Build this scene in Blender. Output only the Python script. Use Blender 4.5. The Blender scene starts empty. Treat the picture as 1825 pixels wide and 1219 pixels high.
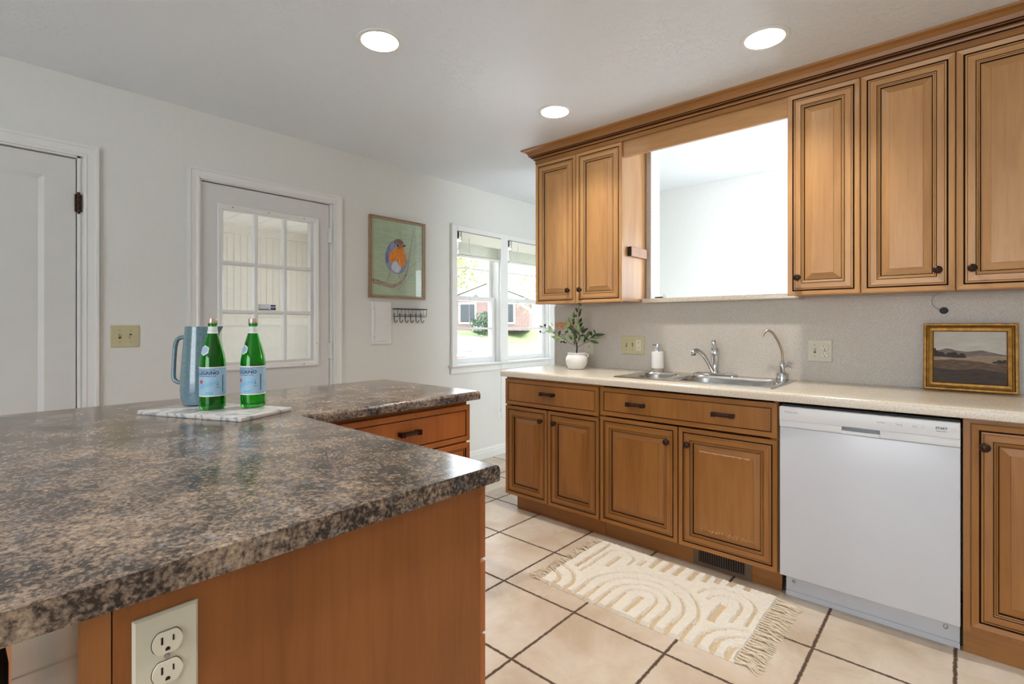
import bpy, bmesh, math, random
from mathutils import Vector, Matrix
from mathutils.geometry import tessellate_polygon
random.seed(7)
S = bpy.context.scene
COL = S.collection
PI = math.pi

# ------------------------------------------------------------------ camera
cam_d = bpy.data.cameras.new('camera')
cam = bpy.data.objects.new('camera', cam_d); COL.objects.link(cam)
cam.location = (0, 0, 1.2205)
cam.rotation_euler = (PI/2, 0, math.radians(41.6))
cam_d.sensor_width = 36.0
cam_d.lens = 904/1825*36
cam_d.shift_y = -30/1825
cam_d.clip_start = 0.02; cam_d.clip_end = 500
S.camera = cam

# ------------------------------------------------------------------ view + world + sun
vs = S.view_settings
vs.view_transform = 'Standard'; vs.look = 'None'; vs.gamma = 1.0; vs.use_curve_mapping = False
vs.exposure = 0.24
CAN_W = 9.5          # watts of each ceiling can and each added unseen lamp
W = bpy.data.worlds.new('world'); S.world = W; W.use_nodes = True
wn = W.node_tree.nodes; wl = W.node_tree.links
wn.clear()
wo = wn.new('ShaderNodeOutputWorld'); wb = wn.new('ShaderNodeBackground')
wt = wn.new('ShaderNodeTexCoord'); ws = wn.new('ShaderNodeSeparateXYZ'); wr = wn.new('ShaderNodeValToRGB')
wl.new(wt.outputs['Generated'], ws.inputs[0]); wl.new(ws.outputs['Z'], wr.inputs[0])
wr.color_ramp.elements[0].position = 0.45; wr.color_ramp.elements[0].color = (0.87, 0.94, 1.0, 1)
wr.color_ramp.elements[1].position = 0.95; wr.color_ramp.elements[1].color = (0.68, 0.82, 1.0, 1)
wl.new(wr.outputs[0], wb.inputs[0]); wb.inputs[1].default_value = 6.6
wl.new(wb.outputs[0], wo.inputs[0])
sd = bpy.data.lights.new('sun', 'SUN'); sd.energy = 3.2; sd.angle = math.radians(3); sd.color = (1, .96, .9)
sun = bpy.data.objects.new('sun', sd); COL.objects.link(sun)
sun.rotation_euler = Vector((-1.0, -0.42, -0.9)).to_track_quat('-Z', 'Y').to_euler()

# ------------------------------------------------------------------ material helpers
def lin(c):
    return tuple(((v/255)/12.92 if v/255 <= .04045 else ((v/255+.055)/1.055)**2.4) for v in c)
def rgb(*c): return lin(c) + (1,)
class NT:
    def __init__(s, name):
        s.m = bpy.data.materials.new(name); s.m.use_nodes = True
        s.n = s.m.node_tree.nodes; s.l = s.m.node_tree.links
        s.b = s.n['Principled BSDF']; s.out = s.n['Material Output']
    def node(s, t, **k):
        n = s.n.new(t)
        for a, v in k.items():
            if a.startswith('i_'):
                n.inputs[a[2:].replace('_', ' ')].default_value = v
            else: setattr(n, a, v)
        return n
    def coord(s, scale=(1, 1, 1), rnd=False, rot=(0,0,0)):
        tc = s.node('ShaderNodeTexCoord'); mp = s.node('ShaderNodeMapping')
        mp.inputs['Scale'].default_value = scale; mp.inputs['Rotation'].default_value = rot
        s.l.new(tc.outputs['Object'], mp.inputs['Vector'])
        if rnd:
            oi = s.node('ShaderNodeObjectInfo'); mu = s.node('ShaderNodeMath', operation='MULTIPLY')
            mu.inputs[1].default_value = 37.0
            s.l.new(oi.outputs['Random'], mu.inputs[0]); s.l.new(mu.outputs[0], mp.inputs['Location'])
        return mp.outputs[0]
    def noise(s, vec, scale, detail=3, rough=.5, dist=0):
        n = s.node('ShaderNodeTexNoise'); n.inputs['Scale'].default_value = scale
        n.inputs['Detail'].default_value = detail; n.inputs['Roughness'].default_value = rough
        n.inputs['Distortion'].default_value = dist
        s.l.new(vec, n.inputs['Vector']); return n.outputs['Fac']
    def ramp(s, fac, stops):
        r = s.node('ShaderNodeValToRGB'); e = r.color_ramp.elements
        while len(e) < len(stops): e.new(.5)
        for i, (p, c) in enumerate(stops): e[i].position = p; e[i].color = c
        s.l.new(fac, r.inputs[0]); return r.outputs[0]
    def mix(s, fac, a, b, mode='MIX'):
        m = s.node('ShaderNodeMix', data_type='RGBA', blend_type=mode)
        if isinstance(fac, (int, float)): m.inputs[0].default_value = fac
        else: s.l.new(fac, m.inputs[0])
        for i, v in ((6, a), (7, b)):
            if isinstance(v, tuple): m.inputs[i].default_value = v
            else: s.l.new(v, m.inputs[i])
        return m.outputs[2]
    def math(s, op, a, b=None):
        m = s.node('ShaderNodeMath', operation=op)
        for i, v in ((0, a), (1, b)):
            if v is None: continue
            if isinstance(v, (int, float)): m.inputs[i].default_value = v
            else: s.l.new(v, m.inputs[i])
        return m.outputs[0]
    def bump(s, h, strength=.3, dist=.002):
        b = s.node('ShaderNodeBump'); b.inputs['Strength'].default_value = strength
        b.inputs['Distance'].default_value = dist
        s.l.new(h, b.inputs['Height']); s.l.new(b.outputs[0], s.b.inputs['Normal'])
    def color(s, c):
        if isinstance(c, tuple): s.b.inputs['Base Color'].default_value = c
        else: s.l.new(c, s.b.inputs['Base Color'])
    def set(s, rough=None, metal=None, spec=None, coat=None, coatr=None, trans=None, sss=None):
        I = s.b.inputs
        if rough is not None: I['Roughness'].default_value = rough
        if metal is not None: I['Metallic'].default_value = metal
        if spec is not None: I['Specular IOR Level'].default_value = spec
        if coat is not None: I['Coat Weight'].default_value = coat
        if coatr is not None: I['Coat Roughness'].default_value = coatr
        if trans is not None: I['Transmission Weight'].default_value = trans
        return s

def plain(name, c, rough=.5, metal=0, spec=.5, coat=0, var=.03, nscale=25, bump=0):
    t = NT(name); v = t.coord()
    f = t.noise(v, nscale, 3)
    c4 = rgb(*c) if max(c) > 1 else tuple(c)+(1,)
    lo = tuple(max(0, x*(1-var)) for x in c4[:3])+(1,); hi = tuple(min(1, x*(1+var)) for x in c4[:3])+(1,)
    t.color(t.ramp(f, [(.3, lo), (.7, hi)])); t.set(rough, metal, spec, coat, .1)
    if bump: t.bump(f, bump, .002)
    return t.m

def wood(name, light, mid, dark, rough=.38, horiz=False, axis='z', coat=.15):
    t = NT(name)
    st = {'z': (22, 22, 1.3), 'x': (1.3, 22, 22), 'y': (22, 1.3, 22)}[axis]
    v = t.coord(st, True)
    g = t.noise(v, 1.6, 5, .6, .6)
    c = t.ramp(g, [(.25, rgb(*mid)), (.5, rgb(*light)), (.75, rgb(*mid))])
    st2 = {'z': (5, 5, .9), 'x': (.9, 5, 5), 'y': (5, .9, 5)}[axis]
    v2 = t.coord(st2, True)
    g2 = t.noise(v2, 1.5, 3, .55, .5)
    c = t.mix(t.ramp(g2, [(.42, (0, 0, 0, 1)), (.75, (.55, .55, .55, 1))]), c, rgb(*dark))
    st3 = {'z': (160, 160, 5), 'x': (5, 160, 160), 'y': (160, 5, 160)}[axis]
    g3 = t.noise(t.coord(st3, True), 1, 2)
    c = t.mix(t.ramp(g3, [(.62, (0, 0, 0, 1)), (.8, (.22, .22, .22, 1))]), c, rgb(*dark))
    t.color(c); t.set(rough, coat=coat, coatr=.25, spec=.4)
    t.bump(g3, .06, .001)
    return t.m

M = {}
HL, HM, HD = (198, 150, 98), (184, 134, 82), (146, 96, 52)
M['wood_v'] = wood('honey_maple', HL, HM, HD, axis='z')
M['wood_h'] = wood('honey_maple_rail', HL, HM, HD, axis='x')
BL, BM, BD = (164, 112, 58), (150, 98, 46), (114, 70, 28)  # same maple as the wall cabinets, darkened for the weaker light low down
M['bwood_v'] = wood('shaded_maple', BL, BM, BD, axis='z')
M['bwood_h'] = wood('shaded_or_brown_maple_rail', BL, BM, BD, axis='x')
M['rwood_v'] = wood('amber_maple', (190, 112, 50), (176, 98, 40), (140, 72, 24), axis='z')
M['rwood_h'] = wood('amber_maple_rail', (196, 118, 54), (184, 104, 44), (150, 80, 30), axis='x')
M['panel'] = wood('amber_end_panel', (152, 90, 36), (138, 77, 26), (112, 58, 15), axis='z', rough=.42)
M['stile'] = wood('brown_stile', (165, 105, 50), (150, 92, 40), (120, 70, 30), axis='z')
M['gloss'] = wood('glossy_back_panel', (150, 105, 70), (138, 95, 62), (110, 72, 45), axis='z', rough=.12, coat=.6)
M['glaze'] = plain('dark_glaze', (44, 22, 9), .8, spec=.15)
M['wear'] = plain('worn_wood', (226, 184, 134), .6)
M['wall'] = plain('white_wall_paint', (222, 222, 217), .75, var=.012, nscale=40, bump=.06)
M['wallw'] = plain('bright_wall_paint', (240, 241, 238), .8, var=.01)
M['trim'] = plain('white_gloss_trim', (228, 228, 225), .35, var=.01, nscale=8)
M['door'] = plain('white_door_paint', (214, 213, 210), .5, var=.015, nscale=12)
M['white'] = plain('white_enamel', (206, 209, 216), .25, var=.01, nscale=6)
M['whitep'] = plain('white_plastic', (226, 228, 231), .4, var=.01)
M['grey'] = plain('grey_plastic', (160, 164, 170), .5)
M['lgrey'] = plain('light_grey_print', (185, 188, 195), .5)
M['ink'] = plain('dark_print', (50, 54, 70), .5)
M['ivory'] = plain('ivory_plastic', (208, 202, 182), .35, var=.015)
M['ivory2'] = plain('aged_ivory_plastic', (196, 188, 150), .4, var=.02)
M['cream'] = plain('cream_plastic', (222, 214, 196), .35, var=.01)
M['black'] = plain('black_plastic', (8, 8, 9), .55)
M['hole'] = plain('hole_and_gap_shade', (18, 14, 10), .8)
M['bronze'] = plain('oil_rubbed_bronze', (62, 44, 36), .35, metal=.75, var=.25, nscale=90)
M['iron'] = plain('black_iron', (34, 31, 30), .5, metal=.3)
M['chrome'] = plain('chrome', (215, 217, 220), .07, metal=1, var=.01)
M['steelw'] = plain('steel_screw', (160, 160, 158), .35, metal=1)
M['nickel'] = plain('warm_steel_tube', (190, 170, 150), .2, metal=1)
M['register'] = plain('bronze_register_metal', (112, 96, 82), .5, metal=.4, var=.08)
M['gold'] = plain('gilt_frame', (178, 132, 62), .38, metal=.55, var=.3, nscale=45)
M['goldd'] = plain('dark_gilt', (112, 70, 24), .5, metal=.4, var=.3, nscale=60)
M['champ'] = plain('champagne_frame', (158, 132, 104), .45, metal=.3, var=.15, nscale=50)
M['bead'] = plain('cream_beads', (214, 200, 178), .4)
M['slat'] = plain('blind_slat', (226, 226, 212), .45, var=.02)
M['blindv'] = plain('blind_valance', (236, 234, 218), .5, var=.01)
M['pot'] = plain('white_ceramic', (236, 234, 230), .35, var=.01)
M['soap'] = plain('white_stone_ceramic', (230, 228, 224), .5, var=.01)
M['soap2'] = plain('taupe_stone_band', (168, 158, 148), .6, var=.12, nscale=80)
M['leaf'] = plain('olive_leaf', (62, 84, 44), .5, var=.35, nscale=30)
M['leafl'] = plain('olive_leaf_underside', (148, 168, 122), .6, var=.15, nscale=30)
M['stem'] = plain('dark_stem', (52, 42, 32), .8, var=.2)
M['olive'] = plain('black_olive', (44, 24, 26), .35)
M['soil'] = plain('potting_soil', (56, 46, 38), .9, var=.3, nscale=80, bump=.5)
M['string'] = plain('cream_cotton', (222, 208, 186), .9, var=.06, nscale=60)
M['orange'] = plain('orange_terracotta', (204, 142, 100), .6, var=.25, nscale=60)
M['red'] = plain('red_print', (200, 44, 34), .5)
M['navy'] = plain('navy_print', (28, 36, 84), .5)
M['label'] = plain('pale_blue_label', (158, 192, 216), .45, var=.07, nscale=40)
M['label2'] = plain('blue_label_print', (112, 184, 220), .5)
M['labelw'] = plain('white_label_edge', (240, 242, 238), .5)
M['cap'] = plain('pink_foil_cap', (206, 176, 168), .3, metal=.5, var=.1, nscale=60)

# dark laminate
t = NT('dark_granite_laminate'); v = t.coord()
vs_ = t.coord((1, 1, 1))
n1 = t.noise(v, 13, 8, .75, .15); n2 = t.noise(v, 150, 4, .7, 0); n3 = t.noise(v, 55, 6, .7, 0); n4 = t.noise(v, 9, 5, .65)
f1 = t.math('ADD', t.math('MULTIPLY', t.math('SUBTRACT', n2, .5), 1.0), t.math('MULTIPLY', t.math('SUBTRACT', n3, .5), .7))
f2 = t.math('ADD', f1, t.math('MULTIPLY', t.math('SUBTRACT', n4, .5), .75))
ff_ = t.math('ADD', f2, .5)
c = t.ramp(ff_, [(.24, rgb(18, 13, 12)), (.38, rgb(54, 42, 37)), (.48, rgb(106, 90, 79)), (.62, rgb(146, 126, 108)), (.82, rgb(184, 162, 138))])
c = t.mix(t.ramp(n1, [(.52, (0, 0, 0, 1)), (.64, (.8, .8, .8, 1))]), c, t.ramp(ff_, [(.25, rgb(24, 24, 30)), (.5, rgb(88, 86, 90)), (.75, rgb(150, 146, 146))]))
t.color(c); t.set(.18, spec=.6); M['dark'] = t.m
# pale laminate counter
t = NT('pale_laminate'); v = t.coord()
n1 = t.noise(v, 160, 3, .7); n2 = t.noise(v, 9, 3)
c = t.ramp(n1, [(.35, rgb(196, 184, 166)), (.6, rgb(222, 213, 198))])
c = t.mix(t.ramp(n2, [(.4, (0, 0, 0, 1)), (.7, (.3, .3, .3, 1))]), c, rgb(208, 194, 172))
t.color(c); t.set(.22, spec=.5); M['pale'] = t.m
# backsplash laminate
t = NT('speckled_grey_laminate'); v = t.coord()
n1 = t.noise(v, 150, 4, .75); n2 = t.noise(v, 7, 4, .6)
c = t.ramp(n1, [(.30, rgb(178, 170, 159)), (.5, rgb(200, 193, 183)), (.70, rgb(212, 206, 197))])
c = t.mix(t.ramp(n2, [(.4, (0, 0, 0, 1)), (.7, (.35, .35, .35, 1))]), c, rgb(192, 181, 166))
t.color(c); t.set(.4, spec=.4); M['splash'] = t.m
# ceiling
t = NT('textured_ceiling_paint'); v = t.coord()
n1 = t.noise(v, 26, 6, .62, 1.2); n2 = t.noise(v, 1.1, 2)
h = t.ramp(n1, [(.47, (0, 0, 0, 1)), (.56, (1, 1, 1, 1))])
h2 = t.mix(t.ramp(n2, [(.35, (.15, .15, .15, 1)), (.65, (1, 1, 1, 1))]), (.5, .5, .5, 1), h)
t.color(rgb(230, 234, 239)); t.set(.42, spec=.5); t.bump(h2, .5, .003); M['ceil'] = t.m
# floor tile
t = NT('beige_floor_tile'); v = t.coord()
tc = t.node('ShaderNodeSeparateXYZ'); t.l.new(v, tc.inputs[0])
e1 = t.noise(v, 60, 4, .7); e2 = t.noise(v, 9, 2)
jit = t.math('MULTIPLY', t.math('SUBTRACT', e1, .5), .013)
gx = t.math('ADD', t.math('DIVIDE', t.math('ADD', tc.outputs['X'], .828), .4045), 100.5)
gy = t.math('ADD', t.math('DIVIDE', t.math('SUBTRACT', tc.outputs['Y'], 1.786), .4015), 100.5)
def dist(g, j):
    fr = t.math('FRACT', g); a = t.math('ABSOLUTE', t.math('SUBTRACT', fr, .5))
    return t.math('ADD', t.math('MULTIPLY', a, .403), j)
d = t.math('MINIMUM', dist(gx, jit), dist(gy, jit))
grout = t.ramp(d, [(.0052, (1, 1, 1, 1)), (.0062, (0, 0, 0, 1))])
wn_ = t.node('ShaderNodeTexWhiteNoise', noise_dimensions='2D'); cb = t.node('ShaderNodeCombineXYZ')
t.l.new(t.math('FLOOR', gx), cb.inputs[0]); t.l.new(t.math('FLOOR', gy), cb.inputs[1]); t.l.new(cb.outputs[0], wn_.inputs['Vector'])
m1 = t.noise(v, 3.2, 6, .62, .4); m2 = t.noise(v, 28, 5, .65)
c = t.ramp(m1, [(.30, rgb(178, 157, 132)), (.5, rgb(205, 190, 171)), (.68, rgb(219, 209, 196))])
c = t.mix(t.ramp(m2, [(.55, (0, 0, 0, 1)), (.75, (.4, .4, .4, 1))]), c, rgb(192, 170, 146))
c = t.mix(t.math('MULTIPLY', wn_.outputs['Value'], .35), c, rgb(200, 180, 158))
c = t.mix(grout, c, rgb(84, 64, 50))
t.color(c); rr = t.ramp(grout, [(0, (.33, .33, .33, 1)), (1, (.9, .9, .9, 1))]); t.l.new(rr, t.b.inputs['Roughness'])
hh = t.math('ADD', t.math('MULTIPLY', m2, .15), t.ramp(d, [(.003, (0, 0, 0, 1)), (.009, (1, 1, 1, 1))])); t.bump(hh, .5, .003); M['tile'] = t.m
# marble board
t = NT('grey_veined_marble'); v = t.coord((1, 1, 1), rot=(0, 0, .5))
wv = t.node('ShaderNodeTexWave', wave_type='BANDS'); wv.inputs['Scale'].default_value = 7; wv.inputs['Distortion'].default_value = 14; wv.inputs['Detail'].default_value = 4; wv.inputs['Detail Scale'].default_value = 1.6
t.l.new(v, wv.inputs['Vector'])
t.color(t.ramp(wv.outputs['Fac'], [(.0, rgb(148, 152, 162)), (.22, rgb(186, 186, 186)), (.6, rgb(208, 204, 198))])); t.set(.3); M['marble'] = t.m
# brushed steel
t = NT('brushed_steel'); v = t.coord((4, 120, 4)); n = t.noise(v, 3, 3)
t.color(t.ramp(n, [(.3, rgb(176, 174, 170)), (.7, rgb(212, 210, 206))])); t.set(.24, 1); M['steel'] = t.m
# pitcher glaze
t = NT('blue_grey_glaze'); v = t.coord(); s3 = t.node('ShaderNodeSeparateXYZ'); t.l.new(v, s3.inputs[0])
n = t.noise(v, 120, 4, .7)
c = t.ramp(n, [(.3, rgb(84, 112, 122)), (.7, rgb(110, 138, 146))])
c = t.mix(t.ramp(t.math('DIVIDE', s3.outputs['Z'], .3), [(.0, (.45, .45, .45, 1)), (.35, (0, 0, 0, 1)), (.93, (0, 0, 0, 1)), (1, (.5, .5, .5, 1))]), c, rgb(118, 146, 172))
t.color(c); t.set(.16, spec=.6, coat=.4, coatr=.05); M['pitcher'] = t.m
# green glass
def glass(name, c, rough=.02, ior=1.45):
    t = NT(name); t.color(c); t.set(rough, trans=1); t.b.inputs['IOR'].default_value = ior; return t.m
M['green'] = glass('green_bottle_glass', (.06, .62, .07, 1))
M['bulbd'] = plain('dark_bottle_base', (6, 28, 8), .2)
# thin window glass
def pane(name, tint=(1, 1, 1, 1), refl=.5):
    t = NT(name); t.n.remove(t.b)
    tr = t.node('ShaderNodeBsdfTransparent'); tr.inputs[0].default_value = tint
    gl = t.node('ShaderNodeBsdfGlossy'); gl.inputs['Roughness'].default_value = .01
    lw = t.node('ShaderNodeLayerWeight'); lw.inputs[0].default_value = .5
    fr = t.math('ADD', t.math('MULTIPLY', t.math('POWER', lw.outputs['Facing'], 4.0), .9), .07)
    mx = t.node('ShaderNodeMixShader'); t.l.new(t.math('MULTIPLY', fr, refl), mx.inputs[0])
    t.l.new(tr.outputs[0], mx.inputs[1]); t.l.new(gl.outputs[0], mx.inputs[2]); t.l.new(mx.outputs[0], t.out.inputs[0]); return t.m
M['pane'] = pane('window_glass'); M['dpane'] = pane('door_glass', (1, 1, 1, 1), .7); M['aglass'] = pane('picture_glass', (1, 1, 1, 1), .8)
def emit(name, c, s):
    t = NT(name); t.b.inputs['Base Color'].default_value = c; t.b.inputs['Emission Color'].default_value = c
    t.b.inputs['Emission Strength'].default_value = s; return t.m
M['lamp'] = emit('led_lens', (1, .95, .86, 1), 9)
# rug
t = NT('cream_tufted_pile'); v = t.coord(); n = t.noise(v, 260, 3, .8); n2 = t.noise(v, 40, 3)
t.color(t.mix(.4, t.ramp(n, [(.3, rgb(228, 218, 200)), (.6, rgb(250, 245, 234))]), t.ramp(n2, [(.3, rgb(238, 229, 213)), (.7, rgb(250, 245, 234))]))); t.set(.95, spec=.1); t.bump(n, 1.0, .004); M['pile'] = t.m
t = NT('beige_rug_weave'); v = t.coord((160, 500, 1)); n = t.noise(v, 1, 2)
t.color(t.ramp(n, [(.3, rgb(186, 160, 126)), (.7, rgb(218, 196, 164))])); t.set(.95, spec=.1); t.bump(n, .6, .002); M['weave'] = t.m
# bird print
t = NT('green_print_background'); v = t.coord(); n = t.noise(v, 6, 4, .6); n2 = t.noise(t.coord((3, 3, 40)), 2, 3)
t.color(t.mix(.35, t.ramp(n, [(.3, rgb(152, 174, 146)), (.7, rgb(182, 202, 174))]), t.ramp(n2, [(.3, rgb(158, 176, 150)), (.7, rgb(196, 208, 186))]))); t.set(.6); M['pgreen'] = t.m
def paint(name, a, b, sc=(30, 30, 8), ns=3):
    t = NT(name); v = t.coord(sc); n = t.noise(v, ns, 4, .65)
    t.color(t.ramp(n, [(.3, rgb(*a)), (.7, rgb(*b))])); t.set(.65); return t.m
M['pblue'] = paint('slate_blue_paint', (104, 112, 146), (166, 176, 204))
M['pwing'] = paint('dark_blue_paint', (74, 84, 134), (140, 148, 184))
M['porange'] = paint('orange_paint', (206, 104, 34), (246, 168, 66))
M['pface'] = paint('rust_paint', (150, 82, 40), (204, 124, 60))
M['pcap'] = paint('brown_grey_paint', (96, 82, 88), (140, 122, 120))
M['pwhite'] = paint('pale_blue_paint', (150, 166, 200), (226, 230, 236))
M['pbark'] = paint('grey_brown_paint', (122, 108, 98), (182, 168, 156), (8, 8, 30))
M['psky'] = paint('grey_sky_paint', (188, 184, 174), (208, 204, 194), (6, 6, 20), 2)
M['phill'] = paint('mauve_hill_paint', (108, 96, 94), (136, 122, 116), (8, 8, 30))
M['pfield'] = paint('brown_field_paint', (72, 58, 48), (122, 98, 80), (10, 10, 60))
M['pfield2'] = paint('dark_field_paint', (52, 42, 38), (82, 66, 56), (10, 10, 60))
M['pfield3'] = paint('tan_field_paint', (130, 110, 94), (178, 156, 130), (10, 10, 60))
M['ptree'] = paint('dark_tree_paint', (42, 34, 30), (66, 56, 50), (30, 30, 30))
# outdoors
M['grass'] = plain('lawn_grass', (120, 134, 88), .9, var=.25, nscale=3)
M['concrete'] = plain('pale_concrete', (176, 175, 172), .9, var=.05, nscale=2)
M['brick'] = plain('red_brick', (128, 104, 98), .9, var=.2, nscale=12)
M['roof'] = plain('brown_shingle_roof', (168, 150, 140), .9, var=.15, nscale=6)
M['siding'] = plain('white_siding', (222, 222, 218), .8)
M['bush'] = plain('dark_shrub_leaves', (66, 84, 62), .8, var=.3, nscale=6)
M['spring'] = plain('yellow_green_leaves', (140, 152, 84), .8, var=.25, nscale=6)
M['birch'] = plain('birch_bark', (140, 138, 136), .8, var=.25, nscale=9)
M['stone'] = plain('tan_wall_stone', (140, 130, 118), .9, var=.25, nscale=4)
M['cars'] = plain('white_car_paint', (196, 200, 208), .25, coat=.5)
M['carg'] = plain('dark_car_glass', (40, 44, 50), .3)
M['carw'] = plain('glare_car_glass', (120, 126, 132), .45)  # glass colour greyed to stand in for blown-out glare on the rear window
M['taill'] = plain('red_tail_light', (214, 60, 60), .3)
M['porch'] = plain('cream_porch_paint', (234, 226, 214), .8, var=.02)
M['porchg'] = plain('grey_green_stripe', (168, 172, 156), .7)  # grey-green vertical stripes on the porch side wall

# ------------------------------------------------------------------ geometry helpers
ORG = {}
class MB:
    def __init__(s): s.v = []; s.f = []; s.mi = []; s.cur = 0
    def m(s, i): s.cur = i; return s
    def face(s, idx): s.f.append(tuple(idx)); s.mi.append(s.cur)
    def box(s, a, b):
        x0, y0, z0 = a; x1, y1, z1 = b
        if x0 > x1: x0, x1 = x1, x0
        if y0 > y1: y0, y1 = y1, y0
        if z0 > z1: z0, z1 = z1, z0
        k = len(s.v)
        s.v += [(x0, y0, z0), (x1, y0, z0), (x1, y1, z0), (x0, y1, z0), (x0, y0, z1), (x1, y0, z1), (x1, y1, z1), (x0, y1, z1)]
        for q in ((3, 2, 1, 0), (4, 5, 6, 7), (0, 1, 5, 4), (1, 2, 6, 5), (2, 3, 7, 6), (3, 0, 4, 7)): s.face([k+i for i in q])
        return s
    def cbox(s, a, b, r=.002):
        """chamfered box"""
        x0, y0, z0 = [min(p, q) for p, q in zip(a, b)]; x1, y1, z1 = [max(p, q) for p, q in zip(a, b)]
        bm = bmesh.new(); bmesh.ops.create_cube(bm, size=1)
        for v in bm.verts: v.co = Vector(((x0+x1)/2+v.co.x*(x1-x0), (y0+y1)/2+v.co.y*(y1-y0), (z0+z1)/2+v.co.z*(z1-z0)))
        bmesh.ops.bevel(bm, geom=list(bm.edges), offset=r, segments=3, profile=.5, affect='EDGES')
        s.add_bm(bm); return s
    def add_bm(s, bm, mat=None):
        k = len(s.v); bm.verts.index_update()
        for v in bm.verts: s.v.append(tuple(mat @ v.co if mat else v.co))
        for f in bm.faces: s.face([k+v.index for v in f.verts])
        bm.free(); return s
    def lathe(s, c, prof, n=32, axis='z', cap=True):
        k = len(s.v); c = Vector(c)
        ax = {'z': (Vector((1, 0, 0)), Vector((0, 1, 0)), Vector((0, 0, 1))), 'y': (Vector((1, 0, 0)), Vector((0, 0, 1)), Vector((0, -1, 0))),
              'x': (Vector((0, 1, 0)), Vector((0, 0, 1)), Vector((1, 0, 0)))}[axis]
        for r, h in prof:
            for i in range(n):
                a = 2*PI*i/n; s.v.append(tuple(c+ax[0]*r*math.cos(a)+ax[1]*r*math.sin(a)+ax[2]*h))
        for j in range(len(prof)-1):
            for i in range(n):
                i2 = (i+1) % n; s.face([k+j*n+i, k+j*n+i2, k+(j+1)*n+i2, k+(j+1)*n+i])
        if cap:
            s.face([k+i for i in range(n)][::-1]); s.face([k+(len(prof)-1)*n+i for i in range(n)])
        return s
    def tube(s, pts, r, n=8, cap=True):
        pts = [Vector(p) for p in pts]; k = len(s.v)
        rs = r if isinstance(r, (list, tuple)) else [r]*len(pts)
        up = Vector((0.13, .27, 1)).normalized()
        for j, p in enumerate(pts):
            d = (pts[min(j+1, len(pts)-1)]-pts[max(j-1, 0)]).normalized()
            a = d.cross(up)
            if a.length < .05: a = d.cross(Vector((1, 0, 0)))
            a.normalize(); b = a.cross(d); up = b
            for i in range(n):
                t = 2*PI*i/n; s.v.append(tuple(p+a*rs[j]*math.cos(t)+b*rs[j]*math.sin(t)))
        for j in range(len(pts)-1):
            for i in range(n):
                i2 = (i+1) % n; s.face([k+j*n+i, k+j*n+i2, k+(j+1)*n+i2, k+(j+1)*n+i])
        if cap:
            s.face([k+i for i in range(n)][::-1]); s.face([k+(len(pts)-1)*n+i for i in range(n)])
        return s
    def stube(s, pts, r, n=12, it=2):
        pts = [Vector(p) for p in pts]; rs = list(r) if isinstance(r, (list, tuple)) else [r]*len(pts)
        for _ in range(it):
            q = [pts[0]]; w = [rs[0]]
            for i in range(len(pts)-1):
                q += [pts[i]*.75+pts[i+1]*.25, pts[i]*.25+pts[i+1]*.75]; w += [rs[i]*.75+rs[i+1]*.25, rs[i]*.25+rs[i+1]*.75]
            q.append(pts[-1]); w.append(rs[-1]); pts, rs = q, w
        return s.tube(pts, rs, n)
    def sphere(s, c, r, n=10, sc=(1, 1, 1)):
        prof = [(max(1e-4, r*math.sin(PI*i/n)), -r*math.cos(PI*i/n)) for i in range(n+1)]
        k = len(s.v); s.lathe((0, 0, 0), prof, n*2)
        for i in range(k, len(s.v)):
            x, y, z = s.v[i]; s.v[i] = (c[0]+x*sc[0], c[1]+y*sc[1], c[2]+z*sc[2])
        return s
    def extr(s, poly, a, b, plane):
        """poly of 2D pts extruded; plane 'yz' along x, 'xz' along y, 'xy' along z"""
        k = len(s.v); n = len(poly)
        f = {'yz': lambda p, t: (t, p[0], p[1]), 'xz': lambda p, t: (p[0], t, p[1]), 'xy': lambda p, t: (p[0], p[1], t)}[plane]
        for t in (a, b):
            for p in poly: s.v.append(f(p, t))
        for i in range(n):
            j = (i+1) % n; s.face([k+i, k+j, k+n+j, k+n+i])
        s.face([k+i for i in range(n)][::-1]); s.face([k+n+i for i in range(n)])
        return s
    def rings(s, w, h, prof, c=(0, 0, 0), mv=0, mh=1, mg=2, close=True):
        """nested mitred rectangle rings in local xz facing -y. prof: (inset, depth, glaze?)"""
        k = len(s.v); cx, cy, cz = c
        for ins, d, g in prof:
            x, z = w/2-ins, h/2-ins
            s.v += [(cx-x, cy+d, cz-z), (cx+x, cy+d, cz-z), (cx+x, cy+d, cz+z), (cx-x, cy+d, cz+z)]
        for j in range(len(prof)-1):
            for i in range(4):
                i2 = (i+1) % 4
                s.m(mg if prof[j+1][2] else (mh if i in (0, 2) else mv))
                s.face([k+4*j+i, k+4*j+i2, k+4*j+4+i2, k+4*j+4+i])
        if close:
            s.m(mv); e = k+4*(len(prof)-1); s.face([e, e+1, e+2, e+3])
        s.cur = 0; return s
    def xf(s, mat, start=0):
        for i in range(start, len(s.v)): s.v[i] = tuple(mat @ Vector(s.v[i]))
        return s
    def build(s, name, mats, parent=None, smooth=False, loc=None, world=True, fix=True):
        o0 = Vector((0, 0, 0))
        if world:
            if parent is not None: o0 = ORG.get(parent.name, Vector((0, 0, 0)))
            elif loc is not None: o0 = Vector(loc)
            else:
                xs = [v[0] for v in s.v]; ys = [v[1] for v in s.v]; zs = [v[2] for v in s.v]
                o0 = Vector(((min(xs)+max(xs))/2, (min(ys)+max(ys))/2, min(zs)))
        me = bpy.data.meshes.new(name)
        me.from_pydata([tuple(Vector(v)-o0) for v in s.v], [], s.f)
        if not isinstance(mats, (list, tuple)): mats = [mats]
        for mm in mats: me.materials.append(M[mm] if isinstance(mm, str) else mm)
        for p, i in zip(me.polygons, s.mi): p.material_index = min(i, len(mats)-1)
        me.validate(); me.update()
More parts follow.
